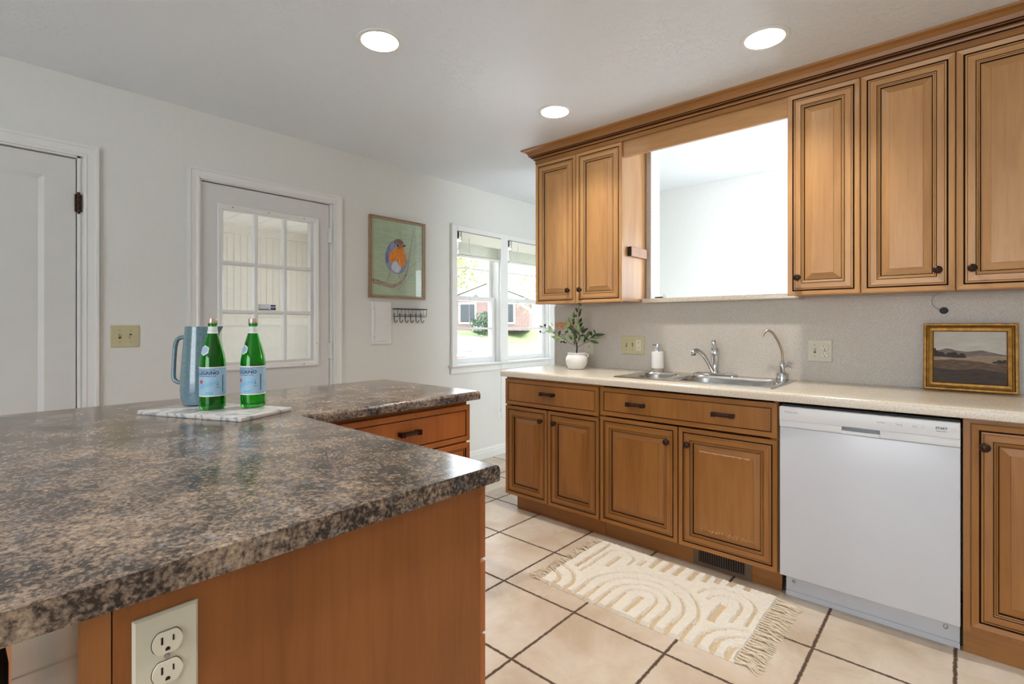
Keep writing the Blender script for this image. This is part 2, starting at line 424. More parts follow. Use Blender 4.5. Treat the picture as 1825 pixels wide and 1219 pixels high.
        if fix:
            bm = bmesh.new(); bm.from_mesh(me); bmesh.ops.recalc_face_normals(bm, faces=bm.faces); bm.to_mesh(me); bm.free()
        if smooth:
            for p in me.polygons: p.use_smooth = True
            try: me.set_sharp_from_angle(angle=math.radians(38))
            except Exception: pass
        ob = bpy.data.objects.new(name, me); COL.objects.link(ob)
        if parent is not None: ob.parent = parent; ORG[ob.name] = o0
        else: ob.location = o0; ORG[ob.name] = o0
        return ob

def tag(o, label, cat, group=None, kind=None):
    o['label'] = label; o['category'] = cat
    if group: o['group'] = group
    if kind: o['kind'] = kind
    return o
def struct(o): o['kind'] = 'structure'; return o
def thing(name, label, cat, loc, rz=0, group=None):
    o = bpy.data.objects.new(name, None); COL.objects.link(o); o.location = loc; o.rotation_euler = (0, 0, rz)
    o.empty_display_size = .1; ORG[o.name] = Vector(loc)
    return tag(o, label, cat, group)
def B(name, a, b, mat, parent=None, r=0):
    mb = MB()
    mb.cbox(a, b, r) if r else mb.box(a, b)
    return mb.build(name, mat, parent, smooth=bool(r))
def text_bm(txt, size, align='CENTER'):
    cu = bpy.data.curves.new('t', 'FONT'); cu.body = txt; cu.size = size; cu.align_x = align; cu.align_y = 'CENTER'; cu.resolution_u = 3; cu.offset = size*.03
    ob = bpy.data.objects.new('t', cu); COL.objects.link(ob)
    dg = bpy.context.evaluated_depsgraph_get(); me = bpy.data.meshes.new_from_object(ob.evaluated_get(dg))
    bm = bmesh.new(); bm.from_mesh(me); bpy.data.objects.remove(ob); bpy.data.curves.remove(cu); bpy.data.meshes.remove(me)
    return bm
def text_on(mb, txt, size, mat, align='CENTER'):
    """adds flat text; local text plane xy mapped by mat"""
    mb.add_bm(text_bm(txt, size, align), mat); return mb
FRONT = lambda x, y, z: Matrix.Translation((x, y, z)) @ Matrix.Rotation(PI/2, 4, 'X')      # faces -y
SIDE = lambda x, y, z: Matrix.Translation((x, y, z)) @ Matrix.Rotation(PI/2, 4, 'Z') @ Matrix.Rotation(PI/2, 4, 'X')   # faces +x

# ================================================================== STRUCTURE
ZC = 2.447; XW = -3.27; YS = 3.11; XE = 2.1; YB = -2.7; YF = 4.40
ZG = -.6
CANS = [(-1.881, 1.259), (-.632, 2.339), (-1.75, 2.342)]
CANS_ADDED = [(-.45, .15), (-1.9, -.9), (.5, -1.3), (.75, 1.5)]  # lamps added out of view to light the room, without fixtures
# floor
mb = MB().box((XW-.0, YB, -.08), (XE, YF, 0)); struct(mb.build('floor', 'tile', loc=(0, 0, 0)))
# ceiling with round holes
outer = [Vector((XW-.15, YB-.15, ZC)), Vector((XE+.15, YB-.15, ZC)), Vector((XE+.15, YF+.15, ZC)), Vector((XW-.15, YF+.15, ZC))]
loops = [outer]
for cx, cy in CANS+CANS_ADDED:
    loops.append([Vector((cx+.078*math.cos(-2*PI*i/40), cy+.078*math.sin(-2*PI*i/40), ZC)) for i in range(40)])
flat = [p for l in loops for p in l]
mb = MB(); mb.v = [tuple(p) for p in flat]
for tri in tessellate_polygon(loops): mb.face(tri)
k = len(mb.v); mb.box((XW-.15, YB-.15, ZC+.16), (XE+.15, YF+.15, ZC+.2))
struct(mb.build('ceiling', 'ceil', loc=(0, 0, ZC), fix=False))

# door wall (wall_left) with openings: door_1 y .0-.459?, door_2, windows
D1 = (-.36, .459, 2.058); D2 = (.983, 1.799, 2.068); W1 = (2.95, 3.50); W2 = (3.60, 4.26); WZ = (.868, 2.035)
mb = MB(); x0, x1 = XW-.14, XW
def wl_(y0, y1, z0, z1): mb.box((x0, y0, z0), (x1, y1, z1))
wl_(YB-.15, D1[0], 0, ZC); wl_(D1[0], D1[1], D1[2], ZC); wl_(D1[1], D2[0], 0, ZC); wl_(D2[0], D2[1], D2[2], ZC)
wl_(D2[1], W1[0], 0, ZC); wl_(W1[0], W1[1], 0, WZ[0]); wl_(W1[0], W1[1], WZ[1], ZC); wl_(W1[1], W2[0], 0, ZC)
wl_(W2[0], W2[1], 0, WZ[0]); wl_(W2[0], W2[1], WZ[1], ZC); wl_(W2[1], YF+.15, 0, ZC)
struct(mb.build('wall_left', 'wall', loc=(XW, 0, 0)))
# sink wall with pass-through
PX = (-1.532, -.642); PZ = (1.365, ZC); XL = -2.318
mb = MB()
mb.box((XL, YS, 0), (PX[0], YS+.12, ZC)); mb.box((PX[1], YS, 0), (XE, YS+.12, ZC))
mb.box((PX[0], YS, 0), (PX[1], YS+.12, PZ[0]))
struct(mb.build('wall_right', 'wallw', loc=(0, YS, 0)))
# nook far wall; unseen opening added and sized to brighten the nook
mb = MB()
mb.box((XW, YF, 0), (-.92, YF+.14, ZC)); mb.box((-.92, YF, 0), (1.9, YF+.14, .5)); mb.box((-.92, YF, 2.0), (1.9, YF+.14, ZC)); mb.box((1.9, YF, 0), (XE, YF+.14, ZC))
struct(mb.build('wall_far', 'wallw', loc=(0, YF, 0)))
# unseen end wall x=XE; its opening is added to light the nook
mb = MB()
mb.box((XE, YB-.15, 0), (XE+.14, 1.2, ZC))
mb.box((XE, 1.2, 0), (XE+.14, 3.3, ZC)); mb.box((XE, 3.3, 0), (XE+.14, 4.35, .9)); mb.box((XE, 3.3, 2.0), (XE+.14, 4.3, ZC)); mb.box((XE, 4.3, 0), (XE+.14, YF+.15, ZC))
struct(mb.build('wall_end', 'wall', loc=(XE, 0, 0)))
mb = MB()  # unseen back wall; opening added to bring in soft daylight
mb.box((XW, YB-.14, 0), (-1.5, YB, ZC)); mb.box((.9, YB-.14, 0), (XE, YB, ZC)); mb.box((-1.5, YB-.14, 0), (.9, YB, .75)); mb.box((-1.5, YB-.14, 2.1), (.9, YB, ZC))
struct(mb.build('wall_back', 'wall', loc=(0, YB, 0)))

# baseboard on the door wall
bp = [(0, 0), (.016, 0), (.016, .062), (.012, .07), (.012, .082), (.006, .092), (0, .098)]
mb = MB()
for y0, y1 in ((.529, .924), (1.867, YF)):
    mb.extr([(XW+p[0], p[1]) for p in bp], y0, y1, 'xz')
struct(mb.build('baseboard_left', 'trim', loc=(XW, 2, 0)))

# casings
def casing(name, y0, y1, z1, z0=0, wl=.06, right=None, th=.022):
    """mitred three-sided casing on the door wall; y0,y1 outer, z1 outer top"""
    prof = [(0, 0), (0, th), (.012, th), (.016, th-.005), (wl-.018, th-.008), (wl-.012, th-.004), (wl-.002, th-.006), (wl, 0)]
    mb = MB(); k = 0
    for ins, d in prof:
        mb.v += [(XW+d, y0+ins, z0), (XW+d, y0+ins, z1-ins), (XW+d, y1-ins, z1-ins), (XW+d, y1-ins, z0)]
    for j in range(len(prof)-1):
        for i in range(3): mb.face([4*j+i, 4*j+i+1, 4*j+5+i, 4*j+4+i])
    return mb.build(name, 'trim', loc=(XW, (y0+y1)/2, z0))
struct(casing('trim_1', -.43, .529, 2.114)); struct(casing('trim_2', .924, 1.867, 2.12))
# jambs
mb = MB()
for (a, b, z) in (D1, D2):
    mb.box((XW-.14, a-.001, 0), (XW+.004, a+.012, z)); mb.box((XW-.14, b-.012, 0), (XW+.004, b+.001, z)); mb.box((XW-.14, a, z-.012), (XW+.004, b, z+.001))
struct(mb.build('trim_3', 'trim', loc=(XW, 1, 0)))

# ---- door_1 (panelled)
def side_panel_rings(mb, y0, y1, z0, z1, prof, x, **k):
    st = len(mb.v); mb.rings(y1-y0, z1-z0, prof, **k)
    mb.xf(Matrix.Translation((x, (y0+y1)/2, (z0+z1)/2)) @ Matrix.Rotation(PI/2, 4, 'Z'), st); return mb
def quad(x, y0, y1, z0, z1):
    m_ = MB(); m_.v = [(x, y0, z0), (x, y1, z0), (x, y1, z1), (x, y0, z1)]; m_.face([0, 1, 2, 3]); return m_
mb = MB()
xd = XW-.006
a, b, z = D1[0]+.014, D1[1]-.0160, D1[2]-.0180
mb.box((xd-.04, a, .01), (xd-.012, b, z))
# stiles and rails in front, recessed panels with ogee
for (ya, yb, za, zb) in ((a, a+.11, .01, z), (b-.115, b, .01, z), (a+.11, b-.115, z-.10, z), (a+.11, b-.115, .01, .24)):
    mb.box((xd-.013, ya, za), (xd, yb, zb))
for za, zb in ((.24, z-.10),):
    side_panel_rings(mb, a+.11, b-.115, za, zb, [(0, .0, 0), (.006, .003, 0), (.022, .011, 0)], xd, close=False)
d1 = struct(mb.build('door_1', 'door', loc=(XW, .05, 0)))
def hinge(y, za, zb, mat, parent, name='hinge'):
    mb = MB(); n = 5; h = (zb-za)/n
    for i in range(n): mb.lathe((XW+.008, y, za+i*h+.0008), [(.007, 0), (.0075, .001), (.0075, h-.002), (.007, h-.001)], 12)
    mb.box((XW-.005, y-.014, za+.003), (XW+.004, y+.014, zb-.003))
    mb.sphere((XW+.008, y, zb+.003), .006, 6); mb.sphere((XW+.008, y, za-.003), .006, 6)
    return mb.build(name, mat, parent, smooth=True)
hinge(.452, 1.778, 1.869, 'bronze', d1)
mb = MB()  # dark strips standing in for the shade in the door gaps
for (a_, b_, z_) in (D1, D2):
    mb.box((XW-.035, a_+.010, 0), (XW-.030, a_+.018, z_-.010)); mb.box((XW-.035, b_-.020, 0), (XW-.030, b_-.010, z_-.010)); mb.box((XW-.035, a_+.01, z_-.020), (XW-.030, b_-.01, z_-.010))
struct(mb.build('door_gap_shade', 'hole', loc=(XW, 1, 0)))
# ---- door_2 (nine-pane)
a, b, z = D2[0]+.014, D2[1]-.0165, D2[2]-.0190
gy0, gy1, gz0, gz1 = 1.105, 1.65, .995, 1.91
mb = MB()
for (ya, yb, za, zb) in ((a, gy0, .01, z), (gy1, b, .01, z), (gy0, gy1, gz1, z), (gy0, gy1, .01, gz0)):
    mb.box((xd-.04, ya, za), (xd, yb, zb))
d2 = struct(mb.build('door_2', 'door', loc=(XW, 1.39, 0)))
mb = MB()
side_panel_rings(mb, 1.078, 1.706, .948, 1.942, [(0, 0, 0), (0, -.010, 0), (.004, -.013, 0), (.012, -.013, 0), (.016, -.010, 0), (.026, -.009, 0), (.033, -.002, 0), (.035, .014, 0)], xd, close=False)
for i in range(12):
    pass
fr = mb.build('glass_frame', 'trim', d2)
mb = MB()
for y in (1.294, 1.4745):
    mb.box((xd-.012, y-.0145, gz0), (xd+.004, y+.0145, gz1)); mb.extr([(xd+.004, y-.0145), (xd+.010, y-.007), (xd+.010, y+.007), (xd+.004, y+.0145)], gz0, gz1, 'xy')
for zz in (1.30, 1.592):
    mb.box((xd-.012, gy0, zz-.012), (xd+.0035, gy1, zz+.012)); mb.extr([(xd+.0035, zz-.012), (xd+.0095, zz-.005), (xd+.0095, zz+.005), (xd+.0035, zz+.012)], gy0, gy1, 'xz')
mb.build('muntin_grid', 'trim', d2)
quad(xd-.0185, gy0, gy1, gz0, gz1).build('glass_pane', 'dpane', d2)
for y, zz in ((1.16, 1.925), (1.37, 1.925), (1.60, 1.925), (1.25, .965), (1.60, .965), (1.69, 1.10)): MB().sphere((xd+.0125, y, zz), .0032, 6, (.5, 1, 1)).build('screw', 'bronze', d2)
hinge(1.792, 1.79, 1.895, 'trim', d2); hinge(1.792, .99, 1.10, 'trim', d2)
# sticker on glass
st = thing('security_sticker', 'small white security sticker with navy badge on the nine-pane door glass', 'sticker', (xd-.0175, 1.374, 1.302))
mb = MB(); mb.box((xd-.0178, 1.319, 1.302), (xd-.0172, 1.429, 1.352)); mb.build('backing', 'whitep', st)
mb = MB(); mb.box((xd-.0171, 1.395, 1.318), (xd-.0168, 1.427, 1.349)); mb.box((xd-.0171, 1.324, 1.307), (xd-.0168, 1.389, 1.311))
text_on(mb, 'protected by', .0125, SIDE(xd-.0165, 1.356, 1.320)); mb.build('blue_lettering', 'navy', st, fix=False)
mb = MB(); text_on(mb, 'ADT', .0165, SIDE(xd-.0160, 1.411, 1.334)); mb.build('badge_lettering', 'whitep', st, fix=False)

# ---- windows
mb = MB()
# outer casing
yo0, yo1 = 2.892, 4.345
mb.cbox((XW, yo0, .868), (XW+.024, 2.95, 2.081), .003); mb.cbox((XW, 4.26, .868), (XW+.024, yo1, 2.081), .003)
mb.box((XW, 2.95, 2.035), (XW+.024, 4.26, 2.081)); mb.box((XW, 3.50, .868), (XW+.024, 3.60, 2.035))
mb.box((XW, yo0-.004, 2.081), (XW+.03, yo1+.004, 2.089))
for ya, yb in (W1, W2):
    mb.box((XW-.14, ya-.002, WZ[0]), (XW, ya+.008, WZ[1])); mb.box((XW-.14, yb-.008, WZ[0]), (XW, yb+.002, WZ[1])); mb.box((XW-.14, ya, WZ[1]-.008), (XW, yb, WZ[1]+.002)); mb.box((XW-.14, ya, WZ[0]-.002), (XW, yb, WZ[0]+.01))
struct(mb.build('trim_4', 'trim', loc=(XW, 3.6, .868)))
mb = MB()
mb.extr([(XW, .862), (XW+.045, .862), (XW+.05, .868), (XW+.045, .878), (XW, .878)], yo0-.02, YF-.01, 'xz')
mb.extr([(XW, .80), (XW+.012, .80), (XW+.016, .81), (XW+.018, .845), (XW+.03, .862), (XW, .862)], yo0-.005, YF-.01, 'xz')
struct(mb.build('trim_5', 'trim', loc=(XW, 3.6, .80)))
for i, (ya, yb) in enumerate((W1, W2)):
    mb = MB(); zm = 1.458; s_ = .042
    for (xa, xb, za, zb, mun) in ((XW-.115, XW-.085, zm-.02, WZ[1]-.01, 1.734), (XW-.08, XW-.045, WZ[0]+.01, zm+.022, 1.19)):
        mb.box((xa, ya+.008, za), (xb, ya+.008+s_, zb)); mb.box((xa, yb-.008-s_, za), (xb, yb-.008, zb))
        mb.box((xa, ya+.008+s_, zb-.04), (xb, yb-.008-s_, zb)); mb.box((xa, ya+.008+s_, za), (xb, yb-.008-s_, za+(.05 if za < 1 else .04)))
        mb.box((xa+.005, ya+.008+s_, mun-.009), (xb-.005, yb-.008-s_, mun+.009))
    w = struct(mb.build('window_%d' % (i+1), 'trim', loc=(XW, (ya+yb)/2, WZ[0])))
    quad(XW-.100, ya+.045, yb-.045, zm, WZ[1]-.045).build('upper_pane', 'pane', w)
    quad(XW-.062, ya+.045, yb-.045, WZ[0]+.055, zm).build('lower_pane', 'pane', w)
    mb = MB(); mb.box((XW-.045, (ya+yb)/2-.03, zm+.02), (XW-.02, (ya+yb)/2+.03, zm+.03)); mb.sphere((XW-.035, (ya+yb)/2, zm+.035), .014, 8, (1, 1.4, .7)); mb.build('sash_lock', 'whitep', w, smooth=True)
# blinds
for i, (ya, yb) in enumerate(((2.985, 3.495), (3.635, 4.255))):
    bl = thing('window_blind', ['raised off-white slatted blind on the left window, its long cord hanging below the sill',
               'raised off-white slatted blind on the right window, partly behind the upper cabinet'][i], 'blind', (XW+.02, (ya+yb)/2, 1.83), group='raised window blinds')
    mb = MB().cbox((XW+.030, ya, 1.93), (XW+.042, yb, 2.025), .003); mb.build('valance', 'blindv', bl)
    MB().box((XW-.03, ya-.02, 1.985), (XW+.029, yb, 2.025)).build('head_rail', 'slat', bl)
    mb = MB()
    for k_ in range(9): mb.box((XW-.028, ya-.015, 1.838+k_*.0125), (XW+.024, yb-.005, 1.841+k_*.0125))
    mb.box((XW-.028, ya-.015, 1.815), (XW+.024, yb-.005, 1.832)); mb.build('slats', 'slat', bl)
    mb = MB().box((XW-.025, ya-.028, 1.97), (XW+.028, ya-.022, 2.03)); mb.build('bracket', 'bronze', bl)
    mb = MB(); mb.tube([(XW+.045, ya+.085, 1.98), (XW+.045, ya+.085, 1.22)], .0022, 6); mb.build('tilt_wand', 'whitep', bl)
    mb = MB()
    yc = yb-.025 if i == 0 else yb-.03
    for dy, zb in ((0, .46), (.006, .40)):
        mb.tube([(XW+.045, yc+dy, 1.95), (XW+.052, yc+dy, .88), (XW+.052, yc+dy*1.6, zb)], .0014, 5)
        mb.lathe((XW+.052, yc+dy*1.6, zb-.05), [(.006, 0), (.0065, .02), (.003, .05)], 10)
    mb.build('lift_cord', 'whitep', bl)

# ================================================================== ceiling cans and added unseen lamps
for i, (cx, cy) in enumerate(CANS+CANS_ADDED):
    if i < 3:
        cl = thing('ceiling_can_light', ['recessed can light nearest the doors, on the left of the ceiling', 'recessed can light on the ceiling nearest the right-hand cabinets', 'recessed can light above the sink end, farthest from the viewer'][i], 'ceiling light', (cx, cy, ZC), group='recessed ceiling can lights')
        mb = MB(); mb.lathe((cx, cy, ZC), [(.078, .0), (.078, -.004), (.094, -.005), (.098, -.002), (.098, 0)], 48, cap=False); mb.build('trim_ring', 'trim', cl, smooth=True)
        mb = MB(); mb.lathe((cx, cy, ZC), [(.078, -.003), (.072, .03), (.058, .085), (.056, .1)], 48, cap=False); mb.build('baffle', 'wallw', cl, smooth=True)
        mb = MB(); mb.lathe((cx, cy, ZC), [(.001, .084), (.03, .082), (.052, .087), (.057, .095), (.001, .099)], 40, cap=False); mb.build('lens', 'lamp', cl, smooth=True)
    ld = bpy.data.lights.new('can_or_added_lamp', 'AREA'); ld.shape = 'DISK'; ld.size = .10; ld.energy = CAN_W; ld.color = (1, .94, .86); ld.spread = math.radians(150)
    lo = bpy.data.objects.new('can_or_added_lamp', ld); COL.objects.link(lo); lo.location = (cx, cy, ZC+.078)
# ================================================================== cabinets
P_DOOR = [(0, .018, 0), (0, .003, 0), (.003, 0, 0), (.021, .0035, 0), (.0225, .010, 1), (.0265, .010, 1), (.0275, .002, 0), (.033, .001, 0), (.034, .003, 1), (.0355, .0015, 0),
          (.058, .0015, 0), (.0585, .0045, 1), (.060, .0045, 1), (.0615, .001, 0), (.065, .0025, 0), (.066, .0055, 1), (.067, .0045, 0), (.071, .0065, 0), (.072, .013, 1), (.074, .013, 1),
          (.076, .0115, 0), (.103, .0045, 0), (.104, .002, 0)]
P_DRAW = [(0, .018, 0), (0, .002, 0), (.002, 0, 0), (.024, 0, 0), (.0245, .005, 1), (.0275, .005, 1), (.028, .001, 0)]
def knob(cx, y, z, parent, mat='bronze'):
    mb = MB(); mb.lathe((cx, y, z), [(.009, 0), (.007, .003), (.005, .010), (.0055, .014), (.013, .018), (.0165, .024), (.0155, .030), (.009, .0345), (.001, .0355)], 20, 'y', cap=False)
    return mb.build('knob', mat, parent, smooth=True)
def pull(cx, y, z, parent, w=.105):
    mb = MB()
    for s_ in (-1, 1):
        mb.cbox((cx+s_*w/2-s_*.020, y-.022, z-.009), (cx+s_*w/2, y, z+.009), .002)
    mb.extr([(y-.018, z-.010), (y-.027, z-.008), (y-.030, z), (y-.027, z+.008), (y-.018, z+.010)], cx-w/2+.004, cx+w/2-.004, 'yz')
    for s_ in (-1, 1):
        for q in (0, 1): mb.cbox((cx+s_*(w/2-.004-q*.012)-.003, y-.032, z-.011), (cx+s_*(w/2-.004-q*.012)+.003, y-.016, z+.011), .001)
    return mb.build('pull', 'bronze', parent, smooth=True)
def pdoor(name, x0, x1, z0, z1, y, mats, parent, prof=P_DOOR):
    mb = MB(); mb.rings(x1-x0, z1-z0, prof, ((x0+x1)/2, y, (z0+z1)/2))
    # back
    mb.m(0).box((x0+.001, y+.017, z0+.001), (x1-.001, y+.0185, z1-.001))
    return mb.build(name, mats, parent)
YBF = 2.49
def carcass(x0, x1, y0, y1, z0, z1, mats, parent, name='carcass', top=True):
    mb = MB()
    mb.box((x0, y0, z0), (x0+.018, y1, z1)); mb.box((x1-.018, y0, z0), (x1, y1, z1)); mb.box((x0+.018, y0, z0), (x1-.018, y1, z0+.018))
    if top: mb.box((x0+.018, y0, z1-.018), (x1-.018, y1, z1))
    mb.box((x0+.018, y1-.006, z0+.018), (x1-.018, y1, z1-.018))
    mb.box((x0+.018, y0, z0+.018), (x0+.035, y0+.018, z1-.018)); mb.box((x1-.035, y0, z0+.018), (x1-.018, y0+.018, z1-.018))
    mb.m(1).box((x0+.035, y0+.002, z1-.06), (x1-.035, y0+.018, z1-.018)); mb.box((x0+.035, y0+.002, z0+.018), (x1-.035, y0+.018, z0+.03))
    return mb.build(name, mats, parent)
bm_ = ['bwood_v', 'bwood_h', 'glaze']
# base cabinet 1
x0, x1 = -2.272, -1.548
c1 = thing('base_cabinet', 'shade-toned maple base cabinet at the window end, one drawer over two narrow doors', 'cabinet', ((x0+x1)/2, 2.8, 0))
carcass(x0, x1, YBF+.019, YS-.005, .103, .876, bm_, c1)
MB().m(0).box((x0+.045, 2.563, 0), (x1, 2.58, .106)).build('toe_kick', ['bwood_h'], c1)
MB().box((x0+.045, 2.58, 0), (x0+.06, 3.09, .106)).build('toe_return', ['bwood_v'], c1)
d = pdoor('drawer', x0+.002, x1-.003, .700, .868, YBF, bm_, c1, P_DRAW); pull(-1.912, YBF+.001, .793, d)
xm = -1.920
d = pdoor('door', x0+.002, xm-.003, .108, .690, YBF, bm_, c1); knob(-1.965, YBF+.003, .623, d)
d = pdoor('door', xm+.003, x1-.003, .108, .690, YBF, bm_, c1); knob(-1.862, YBF+.003, .622, d)
mb = MB(); mb.lathe((x0, 2.72, .835), [(.008, 0), (.005, -.012), (.014, -.020), (.012, -.028), (.001, -.030)], 16, 'x', cap=False); mb.build('side_knob', 'bronze', c1, smooth=True)
# sink base
x0, x1 = -1.545, -.618
c2 = thing('sink_base_cabinet', 'shade-toned maple sink cabinet with two worn square doors under a wide false drawer', 'cabinet', ((x0+x1)/2, 2.8, 0))
carcass(x0, x1, YBF+.019, YS-.005, .103, .876, bm_, c2, top=False)
MB().box((x0, 2.563, 0), (x1, 2.58, .106)).build('toe_kick', ['bwood_h'], c2)
d = pdoor('false_drawer', x0+.003, x1-.002, .712, .870, YBF, bm_, c2, P_DRAW); pull(-1.315, YBF+.001, .791, d); pull(-.855, YBF+.001, .791, d)
xm = -1.083
d = pdoor('door', x0+.003, xm-.003, .108, .702, YBF, bm_, c2); knob(-1.138, YBF+.003, .620, d)
d = pdoor('door', xm+.003, x1-.002, .108, .702, YBF, bm_, c2); knob(-1.030, YBF+.003, .623, d)
# worn edges on the right door (bare wood streaks)
mb = MB(); random.seed(3)
def chips(xa, xb, zc, n, y, amp):
    for i in range(n):
        x = xa+(xb-xa)*i/n; w_ = (xb-xa)/n
        h0 = random.uniform(.0012, amp); h1 = random.uniform(.0008, .0022)
        k = len(mb.v); mb.v += [(x, y, zc+h1), (x+w_, y, zc+h1), (x+w_*.8, y, zc-h0), (x+w_*.2, y, zc-h0*random.uniform(.5, 1))]; mb.face([k, k+1, k+2, k+3])
chips(-.975, -.735, .702-.105, 34, YBF+.0015, .005)
for i in range(34):
    x = -.97+random.random()*.25; z = .218+random.uniform(-.008, .010); k = len(mb.v)
    mb.v += [(x, YBF+.0015, z), (x+.0022, YBF+.0015, z), (x+.0015, YBF+.0015, z-.006), (x+.0006, YBF+.0015, z-.008)]; mb.face([k, k+1, k+2, k+3])
wr_ = mb.build('worn_patch', 'wear', d); wr_['label'] = 'bare wood wear marks'
# floor register
rg = thing('floor_register', 'bronze slotted air register set in the toe kick below the worn door', 'air vent', (-.888, 2.563, 0))
mb = MB(); xa, xb, za, zb = -1.03, -.748, .004, .098
mb.box((xa, 2.557, za), (xb, 2.563, .022)); mb.box((xa, 2.557, .086), (xb, 2.563, zb)); mb.box((xa, 2.557, .022), (xa+.028, 2.563, .086)); mb.box((xb-.030, 2.557, .022), (xb, 2.563, .086))
mb.sphere((xa+.012, 2.556, .055), .004, 6); mb.sphere((xb-.012, 2.556, .055), .004, 6)
mb.build('face_plate', 'register', rg)
mb = MB(); mb.box((xa+.02, 2.5615, .02), (xb-.02, 2.5625, .088)); mb.build('dark_duct', 'hole', rg)
mb = MB()
for i in range(20): x = xa+.034+i*(xb-xa-.066)/19; mb.box((x-.0014, 2.5575, .021), (x+.0014, 2.561, .087))
mb.build('louvers', 'register', rg)
# right base cabinet
x0, x1 = .002, .55
c3 = thing('base_cabinet', 'shade-toned maple base cabinet to the right of the dishwasher, full-height door', 'cabinet', (.27, 2.8, 0))
carcass(x0, x1, YBF+.019, YS-.005, .103, .876, bm_, c3)
mb = MB(); mb.box((x0, YBF+.010, .10), (x0+.020, YBF+.019, .876)); mb.build('filler_strip', ['bwood_v'], c3)
MB().box((x0, 2.545, 0), (x1, 2.563, .106)).build('toe_kick', ['bwood_h'], c3)
d = pdoor('door', x0+.022, x0+.46, .122, .862, YBF, bm_, c3); knob(.060, YBF+.003, .783, d)

# dishwasher
dw = thing('dishwasher', 'white built-in dishwasher between the sink cabinet and right base cabinet', 'dishwasher', (-.305, 2.8, 0))
xa, xb = -.611, -.003
MB().box((xa+.004, 2.515, .11), (xb-.004, 3.08, .868)).build('tub', 'black', dw)
mb = MB(); mb.cbox((xa+.003, 2.478, .113), (xb-.002, 2.514, .771), .004); mb.build('door_panel', 'white', dw, smooth=True)
mb = MB()
# control strip with pocket handle
px0, px1 = -.373, -.245
yf = 2.470
mb.cbox((xa+.003, yf, .802), (xb-.002, 2.514, .862), .004)
mb.cbox((xa+.003, yf+.006, .772), (px0, 2.514, .803), .002); mb.cbox((px1, yf+.006, .772), (xb-.002, 2.514, .803), .002)
mb.box((px0, yf+.006, .772), (px1, 2.514, .785)); mb.build('control_panel', 'whitep', dw, smooth=True)
MB().box((px0, yf+.030, .785), (px1, 2.512, .803)).build('handle_pocket', 'grey', dw)
mb = MB(); mb.box((xa+.012, 2.555, .0), (xb-.004, 2.563, .112)); mb.box((xa+.012, 2.549, .0), (xb-.004, 2.555, .022)); mb.build('toe_panel', 'white', dw)
for x in (xa+.045, xb-.045): MB().lathe((x, 2.5485, .068), [(.007, 0), (.007, .0015), (.0045, .0025)], 14, 'y').build('screw', 'steelw', dw)
mb = MB(); yy = yf-.0004
text_on(mb, 'START', .0115, FRONT(-.058, yy, .836)); mb.box((-.0735, yy, .825), (-.0435, yy+.0002, .8262))
mb.build('start_lettering', 'ink', dw, fix=False)
mb = MB()
text_on(mb, 'Cycles', .010, FRONT(-.242, yy, .836)); text_on(mb, 'Temp', .010, FRONT(-.184, yy, .834)); text_on(mb, 'Dry', .010, FRONT(-.135, yy, .833))
for x, w_ in ((-.214, .022), (-.16, .013), (-.112, .012), (-.022, .017)):
    for j in range(3): mb.box((x-w_/2, yy, .840-j*.006), (x+w_/2, yy+.0002, .8406-j*.006))
for x, w_ in ((-.184, .026), (-.135, .028), (-.058, .038)):
    for zz in (.828, .842): mb.box((x-w_/2, yy, zz-(.004 if zz < .83 else 0)), (x+w_/2, yy+.0002, zz+.0006-(.004 if zz < .83 else 0)))
mb.build('panel_print', 'lgrey', dw, fix=False)
mb = MB(); text_on(mb, 'FRIGIDAIRE', .0105, FRONT(-.560, yy, .838)); mb.build('maker_lettering', 'lgrey', dw, fix=False)

# ---- sink counter (with cut-out) : pieces around the basin
ZT = .922; xl, xr = -2.291, .60; yf0 = 2.465
sx0, sx1, sy0, sy1 = -1.485, -.685, 2.595, 3.035
def nose(y0, y1, zt, zb, r=.014, sgn=-1):
    """profile from back y1 to front y0 with rounded top-front corner (front is y0)"""
    pts = [(y1, zb), (y1, zt)]
    for i in range(7):
        a = PI/2*i/6; pts.append((y0-sgn*(r-r*math.sin(a)) if False else y0+(r-r*math.sin(a)), zt-(r-r*math.cos(a))))
    pts += [(y0, zb+.003), (y0+.003, zb)]
    return pts
ct = MB()
pr = nose(yf0, sy0, ZT, .882)
ct.extr(pr, xl, xr, 'yz')
ct.box((xl, sy0, .882), (sx0, YS-.012, ZT)); ct.box((sx1, sy0, .882), (xr, YS-.012, ZT)); ct.box((sx0, sy1, .882), (sx1, YS-.012, ZT))
cto = ct.build('sink_countertop', 'pale', smooth=True, loc=(-.85, 2.79, .882)); tag(cto, 'pale speckled laminate countertop running along the sink wall', 'countertop')
# backsplash
mb = MB()
struct(MB().box((-1.5645, YS-.010, 1.394), (PX[0], YS-.0005, ZC-.002)).build('trim_6', 'splash'))
mb.box((XL+.004, YS-.012, ZT+.0006), (xr, YS-.002, PZ[0]-.002))
mb.m(1).box((XL, YS-.014, ZT), (XL+.004, YS-.002, 1.362)); mb.m(0)
tag(mb.build('backsplash', ['splash', 'trim'], loc=(-.85, YS, .88)), 'grey speckled laminate backsplash between the sink counter and upper cabinets', 'backsplash')
# ledge
mb = MB(); mb.cbox((-1.553, 3.015, 1.364), (-.648, YS+.15, 1.392), .003)
tag(mb.build('pass_through_ledge', 'pale', smooth=True), 'narrow beige laminate ledge along the bottom of the wall opening', 'ledge')
